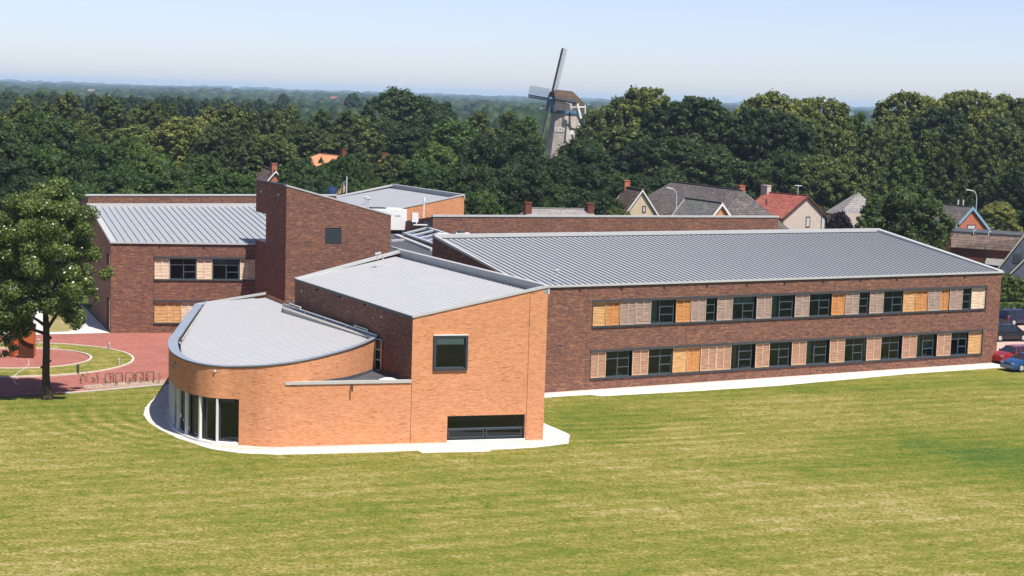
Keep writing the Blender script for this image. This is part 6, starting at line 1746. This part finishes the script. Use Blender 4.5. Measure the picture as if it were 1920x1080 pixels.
for a_, b_ in ((p0, p1), (p1, p2), (p2, p3), (p3, p0)): mb.face([V3(a_, 0), V3(b_, 0), b_, a_])
mb.build('wall', DARKB, gar); mb = MB(); q_ = Vector((0, 0, .08)); mb.face([p0 + q_, p1 + q_, p2 + q_, p3 + q_]); mb.build('flat_roof', T_LIGHT, gar)

# far farmhouses
for (x, y, D, w_, cm, lab) in ((488, 190, 1500, 16, REDB, 'red roofed farmhouse far off on the plain behind the tower'), (1016, 199, 1500, 7, WHITEP, 'tiny white farmhouse far off left of the windmill'), (212, 162.5, 2300, 10, WHITEP, 'small white farmhouse on the plain at the left'), (170, 161, 2500, 12, CREAM, 'pale farm building on the plain left of the white one'),
                               (346, 170, 2000, 9, WHITEP, 'white farmhouse on the plain above the tall limes'), (626, 171.5, 2600, 12, REDB, 'reddish farmhouse on the plain above the centre limes'), (1110, 187, 1100, 40, GREYP, 'long pale roof glimpsed between the windmill and the domed trees')):
    p = dist_at(x, D, y); W_ = w_ * D / F_PX
    fh = thing('farmhouse', lab, 'house', p, 'far farm buildings')
    zt2 = min(max(zpx(x, y, D), 7.0), 11.0)
    mb = MB(); mb.box(p.x - W_ / 2, p.x + W_ / 2, p.y, p.y + 9, 0, zt2 - 2.5); mb.build('wall', cm, fh)
    mb = MB(); mb.face([(p.x - W_ / 2, p.y - .3, zt2 - 2.6), (p.x + W_ / 2, p.y - .3, zt2 - 2.6), (p.x + W_ / 2, p.y + 4.5, zt2), (p.x - W_ / 2, p.y + 4.5, zt2)]); mb.face([(p.x - W_ / 2, p.y + 4.5, zt2), (p.x + W_ / 2, p.y + 4.5, zt2), (p.x + W_ / 2, p.y + 9.3, zt2 - 2.6), (p.x - W_ / 2, p.y + 9.3, zt2 - 2.6)])
    mb.face([(p.x - W_ / 2, p.y, zt2 - 2.5), (p.x - W_ / 2, p.y + 4.5, zt2 - .05), (p.x - W_ / 2, p.y + 9, zt2 - 2.5)]); mb.face([(p.x + W_ / 2, p.y, zt2 - 2.5), (p.x + W_ / 2, p.y + 4.5, zt2 - .05), (p.x + W_ / 2, p.y + 9, zt2 - 2.5)])
    mb.build('roof', T_RED if cm is REDB else T_PALE, fh)

# ------------------------------------------------------------------ flag, canopy, lamps
fp = at(649, 360, 6.8)
Df = 223.0
fl_ = thing('flagpole', 'white flagpole with a blue and yellow flag hanging beside the far orange block', 'flagpole', dist_at(649, Df))
p = dist_at(649, Df)
mb = MB(); mb.tube([p, V3(p, zpx(649, 330, Df))], [.09, .06], 8); mb.build('pole', WHITEP, fl_)
FB, FY = mat('flag_blue', (.03, .05, .28), .8), mat('flag_yellow', (.60, .42, .08), .8)
mb = MB(); n = 8
for i in range(n):
    for j in range(6):
        def P(i_, j_):
            u_ = i_ / n; v_ = j_ / 6
            return Vector((p.x - .08 - u_ * 1.25 * (0.35 + .65 * v_), p.y + .16 * math.sin(u_ * 9 + v_ * 3), zpx(649, 334, Df) - v_ * 1.55 - u_ * .55))
        mb.face([P(i, j), P(i + 1, j), P(i + 1, j + 1), P(i, j + 1)], 0 if (i + j // 2) % 3 else 1)
        if j >= 3: mb.m[-1] = 1 if (i % 3) else 0
mb.build('flag', [FB, FY], fl_)
Dc = 226.0; pc = dist_at(622, Dc)
cn = thing('canopy', 'dark blue round canopy top showing beside the flag', 'canopy', pc)
mb = MB(); zt3 = zpx(622, 348, Dc); mb.tube([V3(pc, zt3 - 1.2), V3(pc, zt3 - .7), V3(pc, zt3 - .25), V3(pc, zt3)], [.8, .72, .5, .1], 14); mb.build('cover', mat('canopy_blue', (.010, .030, .10), .8), cn, smooth=True)
mb = MB(); mb.tube([pc, V3(pc, zt3 - 1.2)], .06, 8); mb.build('pole', STEEL, cn)

def lamp(xb, yt, xt, D, label, hw=None):
    p = dist_at(xb, D); zt_ = zpx(xb, yt, D); ex = (dist_at(xt, D).x - p.x)
    t_ = thing('street_lamp', label, 'street lamp', p, 'street lamps')
    mb = MB(); pts = [p, V3(p, zt_ - 1.4)] + [Vector((p.x + ex * .45 * (1 - math.cos(a)), p.y, zt_ - 1.4 + 1.2 * math.sin(a))) for a in np.linspace(.2, 1.45, 6)]
    mb.tube(pts, [.09, .075] + [.055] * 6, 8); mb.build('pole', GREYP, t_)
    e = pts[-1]; mb = MB(); mb.obox(e - Vector((0, .14, .05)), Vector((ex * .55, 0, .12)), Vector((0, .28, 0)), Vector((0, 0, .13))); mb.build('lantern', WHITEP, t_)
lamp(1267.5, 350, 1247, 243, 'tall curved street lamp in front of the large hipped roof')
lamp(1829.5, 354, 1807, 262, 'tall curved street lamp above the blue edged gable')
lamp(1855, 407, 1864, 258, 'short curved street lamp beside the yellow green tree')

# ------------------------------------------------------------------ hedges and shrubs
def hedge(name, x0, x1, yb, ht, depth, leaf, label, cat, n=5000, size=.3, r_=.55):
    a, b = at(x0, yb), at(x1, yb)
    L2 = (b - a).length; d_ = (b - a).normalized(); q_ = Vector((-d_.y, d_.x, 0))
    rg2 = np.random.default_rng(int(x0)); bl2 = []
    for i in np.arange(0, L2, r_ * .8):
        for z in np.arange(r_ * .6, ht, r_ * .9):
            for dp in (0, depth * .5, depth):
                c = a + d_ * (i + rg2.normal(0, .1)) + q_ * (dp + rg2.normal(0, .1)); bl2.append(((c.x - a.x, c.y - a.y, z + rg2.normal(0, .08)), r_ * rg2.uniform(.8, 1.15), .95))
    t_ = thing(name, label, cat, a)
    o = bpy.data.objects.new('foliage', leaf_mesh('foliage', bl2, n, size, LF[leaf], seed=int(x0))); COL.objects.link(o); o.parent = t_
    return t_
hedge('hedge', 1862, 1990, 566, 2.7, 1.6, 'hedge', 'tall clipped sunlit hedge behind the parked cars', 'hedge', 9000, .24)
hedge('shrub_bed', 1868, 1990, 590, .9, 1.6, 'green', 'low green shrub bed in front of the tall hedge', 'shrubs', 5000, .24, .4)
hedge('hedge', 1852, 1908, 520, 1.5, 1.2, 'dark', 'dark trimmed hedge in front of the brown tiled shed', 'hedge', 4000, .24, .5)
hedge('shrub_bed', 1822, 1850, 520, 1.0, 1.0, 'green', 'light green bushes left of the dark trimmed hedge', 'shrubs', 2500, .24, .5)
# young plants round the bicycle stands
rg3 = random.Random(11)
for i in range(14):
    x = 152 + i * 11.2 + rg3.uniform(-2, 2); y = 719 - i * .2 + rg3.uniform(-4, 6)
    p = at(x, y); h_ = rg3.uniform(.25, .7)
    t_ = thing('young_shrub', 'thin young shrub newly planted in the strip by the bicycle stands', 'shrub', p, 'young shrubs in the planting strip')
    mb = MB()
    for k_ in range(3): mb.tube([Vector((0, 0, 0)), Vector((rg3.uniform(-.1, .1), rg3.uniform(-.1, .1), h_ * rg3.uniform(.7, 1)))], [.012, .006], 5)
    o = bpy.data.objects.new('stem', mb.mesh('stem', BARK)); COL.objects.link(o); o.parent = t_
    bl2 = [((rg3.uniform(-.12, .12), rg3.uniform(-.12, .12), h_ * q_), .11, 1) for q_ in (.35, .6, .8, 1)]
    o = bpy.data.objects.new('leaves', leaf_mesh('leaves', bl2, 26, .10, LF['hedge'], seed=i, core=0)); COL.objects.link(o); o.parent = t_
mb = MB()
kp2 = [at(x, y, .012) for x, y in ((150, 731), (240, 725), (312, 719), (312, 712), (240, 716), (160, 722))]
o = sheet('planting_strip', kp2, .018, mat('dry_soil', (.40, .28, .22), .95, 0, .1, .3, 4))

# ------------------------------------------------------------------ foreground tree
tp0 = at(88, 748)
ft = thing('maple_tree', 'big leafy tree with a knobbly trunk standing at the plaza edge on the left', 'tree', tp0)
def tpt(x, y, dy=0.0):
    D = tp0.y + dy; q = dist_at(x, D, y)
    return Vector((q.x, D, zpx(x, y, D)))
mb = MB()
tr = [tp0 - Vector((0, 0, .05)), tpt(88, 742), tpt(87, 730), tpt(86, 700), tpt(87, 660), tpt(87, 630), tpt(86, 600), tpt(84, 560), tpt(86, 500), tpt(92, 430), tpt(96, 380)]
mb.tube(tr, [.44, .33, .27, .24, .225, .215, .19, .15, .12, .08, .03], 14)
for k_ in range(6):
    a = k_ * 1.05 + .3; mb.tube([tp0 + Vector((0, 0, .35)), tp0 + Vector((.32 * math.cos(a), .32 * math.sin(a), .10)), tp0 + Vector((.62 * math.cos(a), .62 * math.sin(a), -.03))], [.14, .10, .04], 6)
for (x, y, r_) in ((95, 634, .15), (95, 678, .09), (80, 690, .08), (92, 650, .08)): mb.tube([tpt(x - 3, y, -.05), tpt(x + 1, y, -.12)], [r_, r_ * .5], 8)
mb.build('trunk', BARK, ft, smooth=True)
LIMBS = [((86, 612), [(70, 600, -.6), (50, 588, -1.2), (25, 575, -1.6), (-5, 560, -2)]), ((87, 620), [(105, 590, .3), (130, 560, .6), (160, 520, .8), (190, 500, 1)]), ((86, 585), [(70, 540, .8), (45, 490, 1.4), (20, 440, 1.8)]), ((86, 570), [(110, 520, -.8), (140, 460, -1.4), (160, 420, -1.6)]),
         ((88, 500), [(110, 450, .8), (130, 400, 1.0)]), ((88, 490), [(65, 440, -1), (50, 390, -1.5)]), ((87, 618), [(110, 585, -1.2), (135, 580, -1.8), (150, 595, -2)]), ((86, 600), [(90, 560, 2), (95, 500, 3)]), ((86, 600), [(80, 560, -2), (75, 500, -3)]), ((84, 626), [(60, 618, -.5), (35, 625, -.9), (10, 640, -1.2)])]
for (s_, ps) in LIMBS:
    mb = MB(); mb.tube([tpt(*s_)] + [tpt(*q) for q in ps], [.12] + [.09 - .018 * i for i in range(len(ps))], 7); mb.build('branch', BARK, ft, smooth=True)
rg4 = np.random.default_rng(21); blo = []
outline = {354: (68, 118), 370: (20, 150), 388: (-8, 170), 408: (-30, 184), 430: (-45, 192), 455: (-60, 195), 480: (-75, 196), 508: (-82, 203), 535: (-85, 192), 560: (-88, 176), 585: (-80, 165), 605: (-72, 60)}
for y, (xa, xb) in outline.items():
    cx_, hw_ = (xa + xb) / 2, (xb - xa) / 2
    rowR = hw_ * tp0.y / F_PX
    nb = max(6, int(rowR * 6.2))
    for k_ in range(nb):
        t = rg4.uniform(0, 2 * math.pi); q_ = math.sqrt(rg4.uniform(.18, 1))
        x = cx_ + hw_ * q_ * math.cos(t) * .88; dy = rowR * q_ * math.sin(t) * .9
        c = tpt(x, y + rg4.uniform(-12, 12), dy) - tp0
        if y >= 560 and 60 < x < 110 and rg4.random() < .6: continue
        blo.append((tuple(c), rg4.uniform(.46, .86), .78))
for (x, y, dy, r_) in ((148, 590, -2, .45), (150, 606, -2, .4), (142, 612, -2, .35), (128, 602, -1.8, .3), (154, 598, -2, .3), (205, 505, .8, .3), (196, 515, .8, .45), (210, 512, .8, .2), (12, 640, -1, .5), (25, 655, -1, .35), (8, 665, -1, .3), (30, 630, -1, .45), (48, 625, -.8, .4), (0, 620, -1.2, .6), (-25, 640, -1.2, .7), (58, 612, -.7, .35), (180, 560, .6, .25), (170, 575, .5, .2), (-50, 620, -1, .8)):
    blo.append((tuple(tpt(x, y, dy) - tp0), r_, .85))
o = bpy.data.objects.new('crown', leaf_mesh('crown', blo, 125000, .155, LF['near'], seed=77, core=.5, fill=.6)); COL.objects.link(o); o.parent = ft

# ------------------------------------------------------------------ cars
def car(label, loc, heading, paint, L2=4.2, H2=1.45, estate=False):
    t_ = thing('parked_car', label, 'car', loc, 'cars parked at the right end of the long wing')
    t_.rotation_euler = (0, 0, heading)
    W2 = .84
    # stations along x: (x, z belt, z roof, half width roof)
    fr = L2 / 2
    st = [(-fr, .55, .60, .62), (-fr + .05, .72, .80, .66), (-fr + .22, .88, .96 if not estate else 1.05, .66), (-fr + (.55 if not estate else .35), .92, H2 - .12, .60), (-fr + 1.0, .92, H2, .60), (0.1, .90, H2, .60), (.55, .89, H2 - .05, .58), (1.15, .88, .95, .66), (fr - .45, .82, .84, .66), (fr - .08, .66, .70, .62), (fr, .5, .52, .55)]
    def ringp(s_, k=1.0):
        x, zb, zr, wr = s_; w_ = W2 * (1 if abs(x) < fr - .3 else .93)
        lo = .22
        return [(x, -w_ * .96, lo), (x, -w_, .5 if zb > .5 else zb * .8), (x, -w_ * .97, zb), (x, -wr, zr - .03 if zr > zb + .1 else zr), (x, -wr * .6, zr), (x, wr * .6, zr), (x, wr, zr - .03 if zr > zb + .1 else zr), (x, w_ * .97, zb), (x, w_, .5 if zb > .5 else zb * .8), (x, w_ * .96, lo)]
    b_ = MB(); g_ = MB()
    rs = [ringp(s_) for s_ in st]
    for i in range(len(rs) - 1):
        for k in range(9):
            q = [rs[i][k], rs[i + 1][k], rs[i + 1][k + 1], rs[i][k + 1]]
            cabin = 2 <= i <= 6
            side_ = k in (2, 6)
            screen = (i in (2, 6)) and k in (3, 4, 5)
            if (cabin and side_) or screen: 
                g_.face(q)
            else: b_.face(q)
    b_.face(rs[0]); b_.face(rs[-1][::-1])
    for i in range(len(rs) - 1): b_.face([rs[i][9], rs[i + 1][9], rs[i + 1][0], rs[i][0]])
    def lk2(mb_, nm, m_, par=None, smooth=False):
        o = bpy.data.objects.new(nm, mb_.mesh(nm, m_, smooth)); COL.objects.link(o); o.parent = par or t_; return o
    lk2(b_, 'body', paint); lk2(g_, 'windows', CARG)
    for x in (-fr + .95, .1, .62):   # pillars
        pl_ = MB()
        for sg in (-1, 1): pl_.tube([(x, sg * W2 * .975, .9), (x + (.0 if x < .5 else -.1), sg * .605, H2 - .05)], .035, 6)
        lk2(pl_, 'pillar', paint)
    for x in (-fr + .78, fr - .82):
        for sg in (-1, 1):
            w_ = MB(); w_.tube([(x, sg * (W2 - .20), .31), (x, sg * (W2 + .005), .31)], .31, 20); wo = lk2(w_, 'wheel', TYRE)
            w_ = MB(); w_.tube([(x, sg * (W2 + .003), .31), (x, sg * (W2 + .02), .31)], [.20, .18], 12); lk2(w_, 'hub_cap', HUB, wo)
    for sg in (-1, 1):
        m_ = MB(); m_.box(-fr - .01, -fr + .10, sg * .72 - .09, sg * .72 + .09, .66, .92 if estate else .82); lk2(m_, 'tail_light', TAIL)
        m_ = MB(); m_.box(fr - .14, fr - .02, sg * .6 - .14, sg * .6 + .14, .58, .70); lk2(m_, 'headlight', HUB)
        m_ = MB(); m_.obox((.72, sg * (W2 + .01), .92), (.18, 0, 0), (0, sg * .16, 0), (0, 0, .12)); lk2(m_, 'wing_mirror', paint)
        m_ = MB(); m_.box(-.6, .55, sg * (W2 + .0) - .012, sg * (W2 + .0) + .012, .60, .64); lk2(m_, 'side_trim', STEEL)
    return t_
def paint(name, c): 
    m_ = mat(name, c, .25, .3, .6); m_.node_tree.nodes['Principled BSDF'].inputs['Coat Weight'].default_value = .7; return m_
CARG = mat('car_glass', (.015, .02, .03), .05, 0, .8); TYRE = mat('tyre', (.02, .02, .02), .9); HUB = mat('hub_metal', (.5, .5, .5), .4, .3); TAIL = mat('tail_lamp_red', (.35, .02, .02), .3)
hd = math.atan2(FW.u.y, FW.u.x)
def carpos(x, y, lx, ly, h_):   # place so that the local point lx, ly lands on ground pixel x, y
    p = at(x, y, .03); c, s_ = math.cos(h_), math.sin(h_)
    return Vector((p.x - (lx * c - ly * s_), p.y - (lx * s_ + ly * c), .03))
h1 = hd - .12
car('dark navy hatchback, farthest of the parked cars, beside the hedge', carpos(1901, 611, -1.32, -.84, h1 + .12), h1 + .12, paint('navy_paint', (.012, .016, .06)), 4.2, 1.5, True)
car('black hatchback parked in the middle of the row beyond the building corner', carpos(1875, 641, -1.22, -.84, h1 - .1), h1 - .1, paint('black_paint', (.008, .008, .012)), 4.0, 1.48)
car('red hatchback half hidden between the brown wall and the blue car', carpos(1868, 678, 1.2, -.84, h1 + math.pi), h1 + math.pi, paint('red_paint', (.42, .02, .02)), 3.9, 1.42)
car('blue car nearest the lawn at the right edge', carpos(1916, 698, 1.3, .84, h1 + math.pi), h1 + math.pi, paint('blue_paint', (.01, .08, .25)), 4.3, 1.38)

# ------------------------------------------------------------------ haze
hz = MB(); hz.box(-8100, 8100, -4900, 14500, -1.0, 45.0)
hzm = bpy.data.materials.new('haze'); hzm.use_nodes = True
n_ = hzm.node_tree.nodes; n_.remove(n_['Principled BSDF'])
pv_ = n_.new('ShaderNodeVolumePrincipled')
pv_.inputs['Color'].default_value = (0.52, 0.71, 1.0, 1)
pv_.inputs['Density'].default_value = HAZE
pv_.inputs['Anisotropy'].default_value = 0.0
hzm.node_tree.links.new(pv_.outputs[0], n_['Material Output'].inputs['Volume'])
hz.build('haze', hzm)['kind'] = 'stuff'
